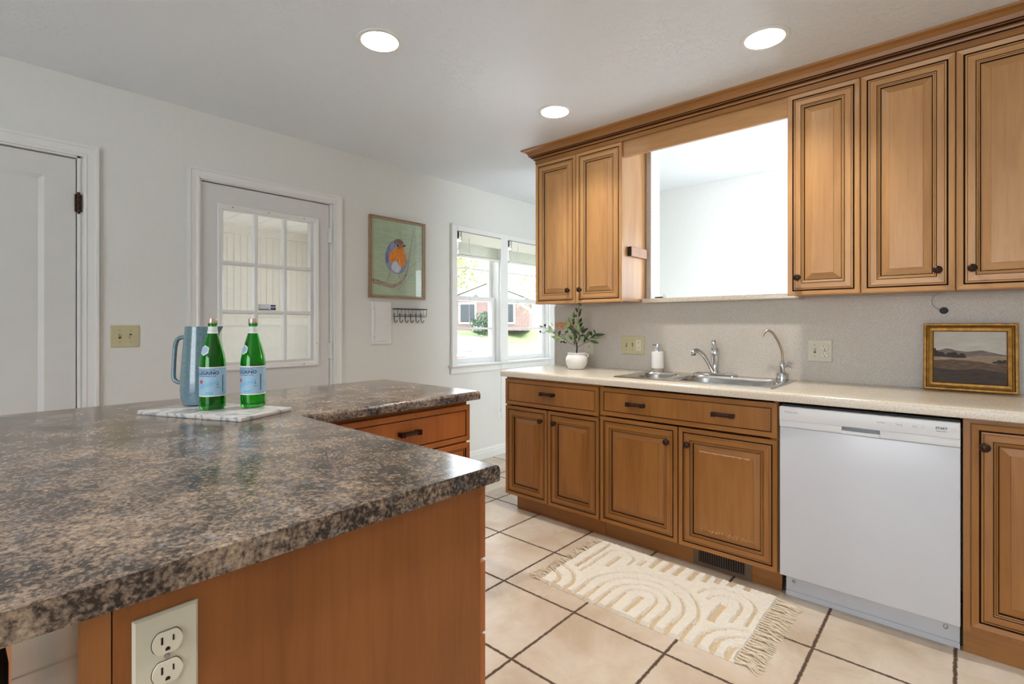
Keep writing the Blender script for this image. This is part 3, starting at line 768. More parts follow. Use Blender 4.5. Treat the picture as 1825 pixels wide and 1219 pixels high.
# fob on ledge
fb = thing('key_fob', 'small black fob with clear ring lying at the left of the ledge', 'fob', (-1.44, 3.05, 1.392))
MB().cbox((-1.478, 3.045, 1.392), (-1.428, 3.065, 1.402), .002).build('body', 'black', fb)
mb = MB(); mb.tube([(-1.418+.010*math.cos(a*PI/8), 3.055, 1.405+.010*math.sin(a*PI/8)) for a in range(17)], .0015, 6); mb.build('ring', 'chrome', fb, smooth=True)

# ---- upper cabinets
um = ['wood_v', 'wood_h', 'glaze']; YU = 2.78
def upper(x0, x1, doors, label, knobs):
    c = thing('wall_cabinet', label, 'cabinet', ((x0+x1)/2, 2.95, 1.37))
    carcass(x0, x1, YU+.019, YS-.002, 1.372, 2.40, um, c)
    for (a_, b_), kx in zip(doors, knobs):
        d_ = pdoor('door', a_, b_, 1.366, 2.350, YU, um, c)
        if kx is not None: knob(kx, YU+.003, 1.452, d_)
    return c
u1 = upper(-2.246, -1.567, [(-2.248, -1.911), (-1.906, -1.567)], 'honey maple wall cabinet left of the pass-through, two tall narrow doors', [-1.962, -1.868])
mb = MB(); mb.lathe((-2.246, 2.86, 2.24), [(.008, 0), (.005, -.010), (.013, -.018), (.011, -.026), (.001, -.028)], 16, 'x', cap=False); mb.build('side_knob', 'bronze', u1, smooth=True)
u2 = upper(-.648, -.348, [(-.647, -.349)], 'honey maple wall cabinet just right of the pass-through, one narrow door', [-.601])
u3 = upper(-.346, -.021, [(-.345, -.022)], 'honey maple wall cabinet over the dishwasher, knob at its lower right', [-.077])
u4 = upper(-.019, .40, [(-.018, .36)], 'honey maple wall cabinet at the right edge, above the gilt landscape picture', [.030])
# valance board
mb = MB(); mb.box((-1.5655, 2.80, 2.256), (-.6485, 2.819, 2.40)); tag(mb.build('valance_board', ['wood_h']), 'plain honey maple board spanning the top of the pass-through opening', 'valance')
# crown molding
cp = [(0, 2.352), (0, 2.378), (-.010, 2.380), (-.012, 2.388), (-.020, 2.390), (-.024, 2.398), (-.030, 2.400), (-.034, 2.404), (-.040, 2.420), (-.055, 2.432), (-.066, 2.436), (-.072, 2.438), (-.076, 2.4465), (.01, 2.4465)]
mb = MB()
yc = YU+.002; xc = -2.250
pts = []
for o, z in cp:   # path: return along left side from wall to corner, then along front to right
    pts.append([(xc+o, YS, z), (xc+o, yc+o, z), (.5, yc+o, z)])
k = 0
for row in pts: mb.v += row
for j in range(len(cp)-1):
    dark = j in (1, 4, 6)
    mb.m(1 if dark else 0)
    for i in range(2): mb.face([3*j+i, 3*j+i+1, 3*j+4+i, 3*j+3+i])
mb.m(0)
tag(mb.build('crown_molding', ['bwood_h', 'glaze']), 'stepped honey maple crown molding between the wall cabinets and ceiling', 'molding')
# wood block on cabinet side
wb_ = thing('wood_block', 'small wooden block with dark end fixed to the cabinet side by the opening', 'block', (-1.54, 2.96, 1.65))
MB().cbox((-1.5665, 2.856, 1.652), (-1.540, 3.062, 1.712), .002).build('body', 'stile', wb_)
MB().box((-1.566, 2.8545, 1.653), (-1.541, 2.8562, 1.711)).build('end_face', 'black', wb_)

# ---- sink
sk = thing('kitchen_sink', 'brushed steel double-bowl sink set in the pale counter', 'sink', (-1.085, 2.82, ZT))
RX0, RX1, RY0, RY1 = -1.512, -.658, 2.568, 3.062
def rrect(x0, x1, y0, y1, r, n=6):
    pts = []
    for cx, cy, a0 in ((x1-r, y1-r, 0), (x0+r, y1-r, PI/2), (x0+r, y0+r, PI), (x1-r, y0+r, 1.5*PI)):
        for i in range(n+1):
            a = a0+PI/2*i/n; pts.append((cx+r*math.cos(a), cy+r*math.sin(a)))
    return pts
bowls = [(-1.482, -1.235, 2.605, 2.955, .085), (-1.195, -.69, 2.605, 2.955, .10)]
mb = MB()
lo_ = [Vector((x, y, ZT+.005)) for x, y in rrect(RX0+.006, RX1-.006, RY0+.006, RY1-.006, .02)]
holes = [[Vector((x, y, ZT+.005)) for x, y in rrect(*b)] for b in bowls]
fl = lo_+holes[0][::-1]+holes[1][::-1]
mb.v = [tuple(p) for p in fl]
for tri in tessellate_polygon([lo_, holes[0][::-1], holes[1][::-1]]): mb.face(tri)
n0 = len(lo_); k = len(mb.v)
mb.v += [(x, y, ZT+.0005) for x, y in rrect(RX0, RX1, RY0, RY1, .022)]
for i in range(n0): mb.face([i, (i+1) % n0, k+(i+1) % n0, k+i])
mb.build('rim', 'steel', sk, smooth=True)
for b in bowls:
    mb = MB(); x0_, x1_, y0_, y1_, r_ = b
    lv = [(0, .005), (.003, .0), (.006, -.01), (.012, -.15), (.03, -.175), (.06, -.18)]
    n_ = None
    for ins, z in lv:
        p = rrect(x0_+ins, x1_-ins, y0_+ins, y1_-ins, max(.02, r_-ins*.5)); n_ = len(p); mb.v += [(x, y, ZT+z) for x, y in p]
    for j in range(len(lv)-1):
        for i in range(n_): mb.face([j*n_+i, j*n_+(i+1) % n_, (j+1)*n_+(i+1) % n_, (j+1)*n_+i])
    mb.face([(len(lv)-1)*n_+i for i in range(n_)])
    mb.lathe(((x0_+x1_)/2, (y0_+y1_)/2, ZT-.179), [(.05, 0), (.05, .003), (.04, .004), (.035, 0)], 24)
    mb.build('bowl', 'steel', sk, smooth=True)
ZS = ZT+.005
# faucet
fx, fy = -1.085, 3.018
fa = thing('kitchen_faucet', 'chrome single-lever faucet on an oval plate behind the sink bowls', 'faucet', (fx, fy, ZS))
mb = MB(); p0 = rrect(fx-.128, fx+.128, fy-.030, fy+.030, .029, 10); p1 = rrect(fx-.116, fx+.116, fy-.022, fy+.022, .021, 10); n_ = len(p0)
mb.v += [(x, y, ZS) for x, y in p0]+[(x, y, ZS+.008) for x, y in p0]+[(x, y, ZS+.015) for x, y in p1]
for j in range(2):
    for i in range(n_): mb.face([j*n_+i, j*n_+(i+1) % n_, (j+1)*n_+(i+1) % n_, (j+1)*n_+i])
mb.face([2*n_+i for i in range(n_)]); mb.build('base_plate', 'chrome', fa, smooth=True)
mb = MB(); mb.lathe((fx, fy, ZS+.012), [(.027, 0), (.0275, .008), (.024, .014), (.023, .05), (.0235, .09), (.0265, .115), (.0245, .138), (.018, .150)], 28); mb.build('body', 'chrome', fa, smooth=True)
mb = MB(); mb.tube([(fx, fy, ZS+.146), (fx-.002, fy-.001, ZS+.160), (fx-.005, fy-.006, ZS+.180), (fx-.006, fy-.010, ZS+.200), (fx-.006, fy-.012, ZS+.208)], [.018, .0165, .0155, .015, .008], 16); mb.build('lever', 'chrome', fa, smooth=True)
mb = MB()
sp = [(fx-.006, fy-.014, ZS+.022), (fx-.018, fy-.048, ZS+.070), (fx-.032, fy-.084, ZS+.118), (fx-.048, fy-.118, ZS+.146), (fx-.068, fy-.142, ZS+.150)]
mb.stube(sp, [.013, .013, .0125, .0125, .013], 14)
mb.lathe((fx-.071, fy-.146, ZS+.118), [(.0125, 0), (.0150, .004), (.0150, .030), (.012, .040)], 18); mb.build('spout', 'chrome', fa, smooth=True)
# filter faucet
gx_, gy_ = -.728, 3.022
ff = thing('filter_faucet', 'slender gooseneck filtered-water tap at the right rear of the sink', 'faucet', (gx_, gy_, ZS))
mb = MB(); mb.lathe((gx_, gy_, ZS), [(.032, 0), (.032, .028), (.028, .036), (.012, .040), (.013, .055), (.016, .070), (.013, .090), (.009, .098)], 24); mb.build('base', 'chrome', ff, smooth=True)
mb = MB(); mb.stube([(gx_, gy_, ZS+.095), (gx_+.001, gy_, ZS+.13), (gx_-.004, gy_-.002, ZS+.165), (gx_-.020, gy_-.008, ZS+.210), (gx_-.040, gy_-.018, ZS+.246), (gx_-.056, gy_-.026, ZS+.262), (gx_-.068, gy_-.032, ZS+.264), (gx_-.078, gy_-.038, ZS+.255), (gx_-.084, gy_-.042, ZS+.242)], .0058, 12)
mb.build('gooseneck', 'nickel', ff, smooth=True)
mb = MB(); mb.tube([(gx_-.084, gy_-.042, ZS+.244), (gx_-.089, gy_-.045, ZS+.232)], .0075, 12); mb.build('spout_tip', 'chrome', ff, smooth=True)
mb = MB(); mb.tube([(gx_+.008, gy_-.006, ZS+.074), (gx_+.034, gy_-.012, ZS+.078)], .011, 14)
for a in range(4):
    t_ = a*PI/2+.5; mb.tube([(gx_+.036, gy_-.012, ZS+.078), (gx_+.040, gy_-.012+.020*math.cos(t_), ZS+.078+.020*math.sin(t_))], .0045, 8); mb.sphere((gx_+.040, gy_-.012+.022*math.cos(t_), ZS+.078+.022*math.sin(t_)), .0062, 6)
mb.build('cross_handle', 'chrome', ff, smooth=True)
# soap dispenser
so = thing('soap_dispenser', 'white cylindrical soap dispenser with taupe base band behind the small bowl', 'dispenser', (-1.447, 3.022, ZS))
SX, SY = -1.447, 3.022
MB().lathe((SX, SY, ZS), [(.036, 0), (.037, .002), (.037, .022)], 32).build('base_band', 'soap2', so, smooth=True)
MB().lathe((SX, SY, ZS+.022), [(.037, 0), (.037, .100), (.035, .103), (.012, .104)], 32).build('body', 'soap', so, smooth=True)
mb = MB(); mb.lathe((SX, SY, ZS+.125), [(.014, 0), (.014, .018), (.011, .022), (.011, .036), (.014, .038), (.014, .048), (.010, .050)], 20); mb.tube([(SX, SY, ZS+.168), (SX-.030, SY-.012, ZS+.168)], .005, 8); mb.build('pump', 'chrome', so, smooth=True)

# ---- potted olive
PXc, PYc = -1.962, 2.872
Rv = Vector((.748, .664, 0)); Fv = Vector((-.664, .748, 0))
pp = thing('potted_olive_plant', 'small artificial olive plant in a round white pot on the counter', 'potted plant', (PXc, PYc, ZT))
mb = MB(); mb.lathe((PXc, PYc, ZT), [(.045, 0), (.052, .003), (.068, .030), (.074, .055), (.072, .075), (.064, .090), (.058, .096), (.060, .106), (.062, .110), (.059, .112), (.055, .106), (.053, .094)], 40, cap=True); mb.f.pop(); mb.mi.pop()
s0 = math.radians(10)
for a in (s0, s0+PI*.0):
    c0 = Rv*math.cos(.2)*.06+Fv*(-.03)
hd = [Vector((PXc, PYc, ZT))+Rv*x+Vector((0, 0, z))-Fv*.012 for x, z in ((.058, .104), (.070, .104), (.078, .096), (.074, .086), (.068, .084))]
mb.stube(hd, .004, 8); mb.build('pot', 'pot', pp, smooth=True)
MB().lathe((PXc, PYc, ZT+.088), [(.001, .008), (.03, .007), (.055, .004)], 28, cap=False).build('soil', 'soil', pp, smooth=True)
Ksc = .000408*1.0
def Pp(cx, cy, dep=0):
    a = (cx-735)*Ksc; z = (1170-cy)*Ksc
    return Vector((PXc, PYc, ZT))+Rv*a+Fv*dep+Vector((0, 0, z))
mb = MB()
mb.tube([Pp(735, 935), Pp(738, 850), Pp(742, 790), Pp(720, 690)], [.0055, .005, .005, .0035], 8)
for path in ([(742, 800), (680, 760), (610, 735), (560, 690), (480, 640), (400, 590), (300, 530), (180, 465), (120, 450)],
             [(735, 760), (690, 720), (640, 610), (560, 590), (500, 600)], [(560, 690), (500, 600), (350, 515), (220, 545), (180, 575)],
             [(742, 760), (690, 640), (650, 500), (620, 400)], [(720, 690), (720, 500), (740, 300), (745, 200), (780, 120), (768, 75)],
             [(742, 780), (780, 600), (790, 450), (770, 300), (790, 200)], [(750, 800), (810, 770), (870, 735), (960, 670), (1040, 600), (1180, 590)],
             [(870, 735), (930, 715), (980, 700)], [(745, 740), (800, 620), (860, 560), (930, 490)], [(220, 480), (205, 440)], [(180, 575), (130, 548)], [(345, 450), (310, 400)]):
    mb.tube([Pp(x, y, .008*math.sin(x*.02)) for x, y in path], .0014, 5)
mb.build('stem', 'stem', pp)
LV = [(640, 690, 590, 615, 1), (590, 725, 475, 625, 1), (590, 728, 500, 712, 0), (480, 660, 305, 630, 1), (470, 690, 375, 668, 1), (410, 590, 325, 540, 1), (440, 620, 465, 520, 0), (415, 605, 365, 548, 1), (330, 548, 262, 438, 1), (335, 548, 215, 535, 1), (540, 580, 620, 510, 0),
      (620, 430, 515, 470, 1), (600, 440, 552, 348, 1), (635, 400, 602, 298, 1), (672, 380, 655, 240, 1), (690, 370, 708, 190, 1), (665, 292, 755, 285, 0), (768, 300, 800, 185, 0), (770, 182, 858, 174, 1), (660, 415, 742, 370, 0), (655, 580, 625, 450, 0), (645, 565, 560, 480, 1), (690, 590, 640, 420, 0),
      (770, 570, 738, 400, 1), (800, 560, 762, 310, 1), (795, 400, 832, 308, 0), (800, 470, 828, 390, 0), (800, 545, 845, 455, 0), (790, 700, 800, 590, 1), (815, 570, 932, 488, 0), (770, 600, 700, 510, 0), (745, 665, 715, 560, 0), (690, 700, 655, 600, 1), (715, 705, 700, 600, 0), (665, 680, 582, 612, 0),
      (795, 720, 842, 610, 1), (790, 615, 880, 600, 0), (858, 730, 905, 640, 0), (895, 655, 945, 528, 0), (930, 690, 855, 620, 0), (935, 690, 1088, 735, 0), (955, 650, 1152, 640, 1), (1000, 600, 1200, 590, 0), (970, 650, 1045, 600, 0), (985, 620, 1000, 540, 0), (1042, 580, 1013, 505, 0), (175, 470, 108, 445, 1),
      (730, 650, 700, 500, 0), (720, 600, 760, 520, 1), (690, 340, 640, 380, 0), (745, 100, 722, 85, 1), (600, 660, 555, 560, 1), (700, 470, 720, 350, 1), (620, 560, 580, 470, 0), (860, 650, 880, 600, 0), (700, 760, 690, 690, 0)]
mb = MB(); random.seed(5)
for (xa_, ya_, xb_, yb_, sh) in LV:
    dp = random.uniform(-.05, .045); d2 = dp+random.uniform(-.02, .02)
    a = Pp(xa_, ya_, dp*.6); b = Pp(xb_, yb_, d2); ax = b-a; L = ax.length; ax.normalize()
    nrm = (Fv*-1+Vector((0, 0, random.uniform(-.4, .6)))+Rv*random.uniform(-.5, .5)).normalized()
    sd_ = ax.cross(nrm).normalized(); nn = sd_.cross(ax); w_ = max(.006, min(.0112, L*.21))
    k = len(mb.v); mb.m(sh)
    for tt, ww in ((0, .12), (.2, .7), (.45, 1), (.72, .8), (1, .05)):
        c_ = a+ax*L*tt+nn*(-.006*math.sin(tt*PI))
        mb.v += [tuple(c_-sd_*w_*ww+nn*.0015), tuple(c_), tuple(c_+sd_*w_*ww+nn*.0015)]
    for q in range(4):
        for s_ in (0, 1): mb.face([k+3*q+s_, k+3*q+s_+1, k+3*q+4+s_, k+3*q+3+s_])
mb.cur = 0
mb.build('foliage', ['leaf', 'leafl'], pp, smooth=True, fix=False)
for x, y, r_ in ((768, 72, .0075), (725, 172, .007), (738, 203, .0068), (680, 410, .0065), (205, 440, .008), (128, 547, .0075), (475, 718, .0065), (800, 105, .005), (820, 410, .006)):
    MB().sphere(Pp(x, y, -.012), r_, 8, (1, 1, 1.15)).build('olive', 'olive', pp, smooth=True)

# orange ornament behind plant
mb = MB()
pts = [(-2.300, 1.236), (-2.275, 1.243), (-2.10, 1.240), (-2.085, 1.228), (-2.095, 1.205), (-2.115, 1.212), (-2.135, 1.190), (-2.155, 1.208), (-2.18, 1.186), (-2.20, 1.205), (-2.235, 1.190), (-2.255, 1.206), (-2.285, 1.198), (-2.305, 1.210)]
orn = thing('wall_ornament', 'orange scalloped ornament on the backsplash behind the olive plant', 'ornament', (-2.19, YS-.012, 1.186))
mb.extr(pts, YS-.022, YS-.0122, 'xz'); mb.build('plaque', 'orange', orn)
for x in (-2.265, -2.215, -2.165, -2.12): MB().sphere((x, YS-.022, 1.205), .010, 6, (.7, .4, 1.2)).build('cream_petal', 'bead', orn, smooth=True)

# ---- wall plates
def plate(name, label, cat, cx, cz, w, h, gangs, mat, place):
    """place: function mapping local (x right, y out toward viewer, z up) -> world matrix"""
    th = thing(name, label, cat, place @ Vector((0, 0, 0)))
    def bld(mb, nm, mt, par=th, smooth=False): mb.xf(place); return mb.build(nm, mt, par, smooth=smooth)
    mb = MB(); mb.rings(w, h, [(0, 0, 0), (.0, -.003, 0), (.003, -.006, 0)], (0, 0, 0), 0, 0, 0); bld(mb, 'cover_plate', mat)
    n = len(gangs); sp_ = .046
    has = {}
    for i, g_ in enumerate(gangs):
        x = (i-(n-1)/2)*sp_; hol = MB(); recs = []; togs = []; scrs = []
        def S_(c_, p_): m_ = MB().lathe(c_, p_, 12, 'y'); scrs.append(m_)
        if g_ == 't':
            hol.box((x-.005, -.0064, -.012), (x+.005, -.0058, .012)); up = 1 if i % 2 == 0 else -1
            tog = MB(); togs.append(tog); tog.extr([(-.006, -.006), (-.016, up*.008-.004), (-.016, up*.008+.003), (-.006, .006)], x-.0042, x+.0042, 'yz')
            for z in (-.030, .030): S_((x, -.006, z), [(.0032, 0), (.0032, .0008), (.002, .0014)])
        elif g_ == 'j':
            hol.lathe((x, -.0055, 0), [(.004, 0), (.004, .001)], 12, 'y')
        elif g_ == 's':
            rec = MB(); recs.append(rec); rec.box((x-.017, -.0085, -.035), (x+.017, -.006, .035))
            for z in (.018, -.018):
                hol.box((x-.0075, -.0089, z), (x-.0055, -.0084, z+.008)); hol.box((x+.0055, -.0089, z), (x+.0075, -.0084, z+.008)); hol.lathe((x, -.0084, z-.006), [(.0028, 0), (.0028, .0005)], 10, 'y')
            for z in (-.048, .048): S_((x, -.006, z), [(.0032, 0), (.0032, .0008), (.002, .0014)])
        else:
            for z in (.0195, -.0195):
                pr_ = []
                R_ = .0172
                for q in range(40):
                    a = 2*PI*q/40; pr_.append((x+R_*math.cos(a), z+max(-.0143, min(.0143, R_*math.sin(a)))))
                rec = MB(); recs.append(rec); rec.extr(pr_, -.0095, -.006, 'xz')
                hol.extr([(x+p_[0]*1.045-x*1.045, z+(p_[1]-z)*1.045) for p_ in pr_], -.0064, -.0058, 'xz')
                hol.box((x-.0075, -.0099, z-.001), (x-.0052, -.0094, z+.0085)); hol.box((x+.0055, -.0099, z), (x+.0074, -.0094, z+.0075))
                hp = [(x+.0027*math.cos(a), z-.0085+.0027*math.sin(a)) for a in [PI*i_/8 for i_ in range(9)]]+[(x-.0027, z-.0105), (x+.0027, z-.0105)]
                hol.extr(hp, -.0099, -.0094, 'xz')
            S_((x, -.006, 0), [(.0036, 0), (.0036, .0012), (.002, .0020)])
        for q_ in recs: bld(q_, 'receptacle', 'cream')
        for q_ in togs: bld(q_, 'toggle', mat)
        for q_ in scrs: bld(q_, 'screw', 'steelw')
        if hol.v: bld(hol, 'openings', 'hole')
    return th
TF = lambda x, y, z: Matrix.Translation((x, y, z))
TS = lambda x, y, z: Matrix.Translation((x, y, z)) @ Matrix.Rotation(PI/2, 4, 'Z')
yw = YS-.0122
plate('switch_plate', 'ivory three-gang plate with two toggles and an outlet, between plant and soap dispenser', 'wall plate', 0, 0, .172, .122, 'tts', 'ivory2', TF(-1.661, yw, 1.086))
plate('switch_plate', 'pale two-gang plate with switch and duplex outlet above the dishwasher end of the counter', 'wall plate', 0, 0, .114, .116, 'to', 'ivory', TF(-.565, yw, 1.085))
plate('jack_plate', 'small ivory cable jack plate low on the backsplash behind the plant', 'wall plate', 0, 0, .076, .118, 'j', 'ivory', TF(-2.005, yw, 1.066))
plate('switch_plate', 'yellowed ivory two-toggle switch plate on the wall between the two white doors', 'wall plate', 0, 0, .122, .116, 'tt', 'ivory2', TS(XW+.0005, .639, 1.163))
plate('outlet_plate', 'large ivory duplex outlet on the wooden end panel of the peninsula', 'outlet', 0, 0, .074, .118, 'o', 'ivory', TS(-.7895, .198, .785))

# ---- landscape picture
lp = thing('landscape_picture', 'ornate gilt-framed painting of brown moorland hills leaning on the backsplash', 'picture', (.022, 3.052, ZT))
lean = Matrix.Translation((.022, 3.058, ZT+.1535)) @ Matrix.Rotation(math.radians(-7), 4, 'X')
PW, PH = .316, .305
mb = MB(); mb.rings(PW, PH, [(0, .02, 0), (0, .004, 0), (.003, 0, 0), (.010, .002, 0), (.012, .006, 1), (.014, .003, 0), (.019, .0, 0), (.021, .005, 1), (.024, .006, 0), (.033, .009, 0), (.036, .012, 1), (.037, .015, 0)], (0, -.02, 0), 0, 0, 1, close=False)
mb.m(1).box((-PW/2+.004, -.001, -PH/2+.004), (PW/2-.004, .0, PH/2-.004)); mb.m(0)
for z_, ins in ((1, .0285), (1, .007)):
    n_ = 46 if ins > .02 else 60
    for s_ in (-1, 1):
        for i in range(n_):
            x = (-PW/2+ins)+(PW-2*ins)*(i+.5)/n_; z = s_*(PH/2-ins); w_ = .0016 if ins > .02 else .0012; hh_ = .004 if ins > .02 else .0022
            mb.box((x-w_, -.0145 if ins > .02 else -.0212, z-hh_), (x+w_, -.010 if ins > .02 else -.018, z+hh_))
    n_ = 44
    if ins < .02:
        for s_ in (-1, 1):
            for i in range(n_):
                z = (-PH/2+ins)+(PH-2*ins)*(i+.5)/n_; x = s_*(PW/2-ins); mb.box((x-.0022, -.0212, z-.0012), (x+.0022, -.018, z+.0012))
mb.xf(lean); fr_ = mb.build('frame', ['gold', 'goldd'], lp)
iw, ih = PW/2-.036, PH/2-.036
def pic(poly, d, mat, nm):
    mb = MB(); k = len(mb.v); mb.v += [(max(-iw, min(iw, x)), -d, max(-ih, min(ih, z))) for x, z in poly]; mb.face(range(len(poly))); mb.xf(lean); return mb.build(nm, mat, lp)
cz0 = 1.0715
Wp = lambda L_: [(x-.0205, z-cz0) for x, z in L_]
pic([(-iw, -ih), (iw, -ih), (iw, ih), (-iw, ih)], .0035, 'psky', 'painted_sky')
hill = Wp([(-.13, 1.098), (-.081, 1.102), (-.068, 1.106), (-.056, 1.111), (-.04, 1.108), (-.021, 1.101), (.014, 1.097), (.042, 1.101), (.058, 1.1045), (.067, 1.104), (.086, 1.098), (.115, 1.091), (.17, 1.086)])
pic(hill+[(.2, -ih), (-.2, -ih)], .0038, 'phill', 'painted_hills')
pic(Wp([(-.13, 1.072), (0, 1.075), (.06, 1.082), (.17, 1.08)])+[(.2, -ih), (-.2, -ih)], .0041, 'pfield3', 'painted_meadow')
pic(Wp([(-.13, 1.055), (-.03, 1.060), (.05, 1.055), (.10, 1.045), (.17, 1.050)])+[(.2, -ih), (-.2, -ih)], .0043, 'pfield', 'painted_field')
pic(Wp([(-.13, 1.020), (-.03, 1.012), (.05, 1.022), (.17, 1.008)])+[(.2, -ih), (-.2, -ih)], .0045, 'pfield2', 'painted_foreground')
tr_ = [(-.13, 1.110), (-.102, 1.109), (-.094, 1.111), (-.092, 1.100), (-.086, 1.098), (-.082, 1.092), (-.075, 1.095), (-.067, 1.093), (-.061, 1.083), (-.058, 1.080), (-.054, 1.089), (-.045, 1.092), (-.036, 1.091), (-.031, 1.096), (-.022, 1.092), (-.014, 1.081), (-.010, 1.087), (-.003, 1.090), (.004, 1.088), (.010, 1.078), (.013, 1.070), (-.02, 1.068), (-.13, 1.073)]
pic(Wp(tr_), .0047, 'ptree', 'painted_trees')
pic(Wp([(.094, 1.049), (.100, 1.056), (.108, 1.057), (.113, 1.062), (.12, 1.064), (.128, 1.061), (.135, 1.066), (.17, 1.064), (.17, 1.050), (.12, 1.0475)]), .0048, 'ptree', 'painted_bushes')

# ---- puck with wire
pk = thing('wired_puck', 'round black puck hanging on a thin wire below the right cabinet', 'puck', (-.064, 3.095, 1.29))
MB().lathe((-.064, 3.098, 1.288), [(.014, 0), (.0155, .003), (.0155, .010), (.013, .012)], 28, 'y').build('disc', 'black', pk, smooth=True)
mb = MB(); mb.tube([(-.079, 3.094, 1.293), (-.095, 3.088, 1.302), (-.106, 3.082, 1.320), (-.107, 3.078, 1.338), (-.098, 3.075, 1.356), (-.078, 3.072, 1.372), (-.06, 3.07, 1.376)], .0011, 6); mb.build('wire', 'steelw', pk)

# ================================================================== peninsula
ZP = .914
pn = MB()
def nose_x(x0, x1, zt, zb, r=.016):
    """front at x1"""
    pts = [(x0, zb), (x0, zt)]
    for i in range(9):
        a = PI/2*i/8; pts.append((x1-(r-r*math.sin(a)), zt-(r-r*math.cos(a))))
    pts += [(x1, zb+.003), (x1-.003, zb)]
    return pts
pn.extr(nose_x(-2.445, -1.675, ZP, .876), .806, 1.665, 'xz')
pn.extr([(y, z) for y, z in nose_x(-.42, .822, ZP, .876)], -2.445, -.765, 'yz')
tag(pn.build('peninsula_countertop', 'dark', smooth=True, loc=(-1.6, .6, .876)), 'dark brown granite-look laminate L-shaped peninsula countertop', 'countertop')
# end cabinet
rm = ['rwood_v', 'rwood_h', 'glaze']
pc = thing('peninsula_cabinet', 'amber maple peninsula base cabinet with plain end panel nearest the viewer', 'cabinet', (-1.24, .45, 0))
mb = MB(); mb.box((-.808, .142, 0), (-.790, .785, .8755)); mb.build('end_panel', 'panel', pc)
mb = MB(); mb.box((-.812, .112, 0), (-.791, .1405, .8755)); mb.build('corner_stile', 'stile', pc)
mb = MB(); mb.box((-.812, .1405, 0), (-.7925, .142, .8755)); mb.build('dark_joint', 'glaze', pc)
MB().box((-1.690, .112, 0), (-.812, .124, .8755)).build('back_panel', 'gloss', pc)
MB().box((-1.66, .72, 0), (-.83, .735, .10)).build('toe_kick', 'rwood_h', pc)
mb = MB(); mb.box((-1.67, .766, .10), (-.808, .784, .8755)); mb.build('face_frame', ['rwood_v'], pc)
for z0_, z1_ in ((.706, .866), (.542, .698), (.125, .534)):
    mb = MB(); st0 = 0; mb.rings(.43, z1_-z0_, P_DRAW, (0, 0, 0)); mb.xf(Matrix.Translation((-1.008, .8055, (z0_+z1_)/2)) @ Matrix.Rotation(PI, 4, 'Z')); d = mb.build('drawer_front', rm, pc)
# far arm cabinet (drawers face +x)
fc_ = thing('peninsula_cabinet', 'amber maple drawer cabinet under the far end of the dark peninsula', 'cabinet', (-2.05, 1.2, 0))
mb = MB(); mb.box((-2.42, .83, .10), (-1.742, 1.640, .872)); mb.box((-2.42, .83, 0), (-1.80, 1.62, .10)); mb.build('carcass', ['rwood_v'], fc_)
def sdrawer(y0, y1, z0, z1, prof=P_DRAW):
    mb = MB(); mb.rings(y1-y0, z1-z0, prof, (0, 0, 0)); mb.xf(Matrix.Translation((-1.720, (y0+y1)/2, (z0+z1)/2)) @ Matrix.Rotation(PI/2, 4, 'Z')); return mb.build('drawer', rm, fc_)
d = sdrawer(.90, 1.642, .684, .852)
mb = MB()
for s_ in (-1, 1): mb.cbox((-1.721, 1.288+s_*.052-s_*.02, .764), (-1.698, 1.288+s_*.052, .782), .002)
mb.extr([(-1.702, .763), (-1.693, .765), (-1.690, .773), (-1.693, .781), (-1.702, .783)], 1.240, 1.336, 'xz')
for s_ in (-1, 1):
    for q in (0, 1): mb.cbox((-1.705, 1.288+s_*(.048-q*.012)-.003, .762), (-1.688, 1.288+s_*(.048-q*.012)+.003, .784), .001)
mb.build('pull', 'bronze', d, smooth=True)
sdrawer(.90, 1.642, .40, .677, P_DRAW[:6]+[(.032, .0055, 0), (.033, .008, 1), (.035, .008, 1), (.037, .006, 0), (.06, .001, 0)]); sdrawer(.90, 1.642, .12, .393)
MB().box((-2.42, .125, 0), (-1.693, .825, .8755)).build('corner_carcass', ['rwood_v'], fc_)
# bin
bn = thing('waste_bin', 'black bin with rounded top corner tucked under the peninsula overhang', 'bin', (-1.1, -.07, 0))
mb = MB(); mb.cbox((-1.22, -.25, .0), (-.955, .060, .70), .02); mb.build('body', 'black', bn, smooth=True)
mb = MB(); mb.cbox((-1.23, -.26, .69), (-.95, .062, .787), .030); mb.build('lid', 'black', bn, smooth=True)

# ---- board, pitcher, bottles
bd = MB()
ang = math.atan2(.184, .417)
bd.cbox((-.226, -.112, 0), (.226, .112, .014), .003)
bdo = bd.build('serving_board', 'marble', smooth=True, world=False); bdo.location = (-1.954, .640, ZP); bdo.rotation_euler = (0, 0, ang+.0)
tag(bdo, 'grey-veined white marble serving board on the dark peninsula', 'board')
ZB = ZP+.0145
def add_sub(mb, prof, n): mb.lathe((0, 0, 0), prof, n, cap=False)
pt = thing('water_pitcher', 'tall blue-grey ceramic pitcher with loop handle behind the green bottles', 'pitcher', (-2.112, .640, ZB), math.atan2(.664, .748))
mb = MB()
mb.lathe((0, 0, 0), [(.048, 0), (.056, .004), (.063, .030), (.0655, .055), (.064, .10), (.059, .18), (.053, .25), (.0505, .286), (.0485, .287), (.048, .275), (.052, .18), (.058, .08), (.04, .02)], 56, cap=False)
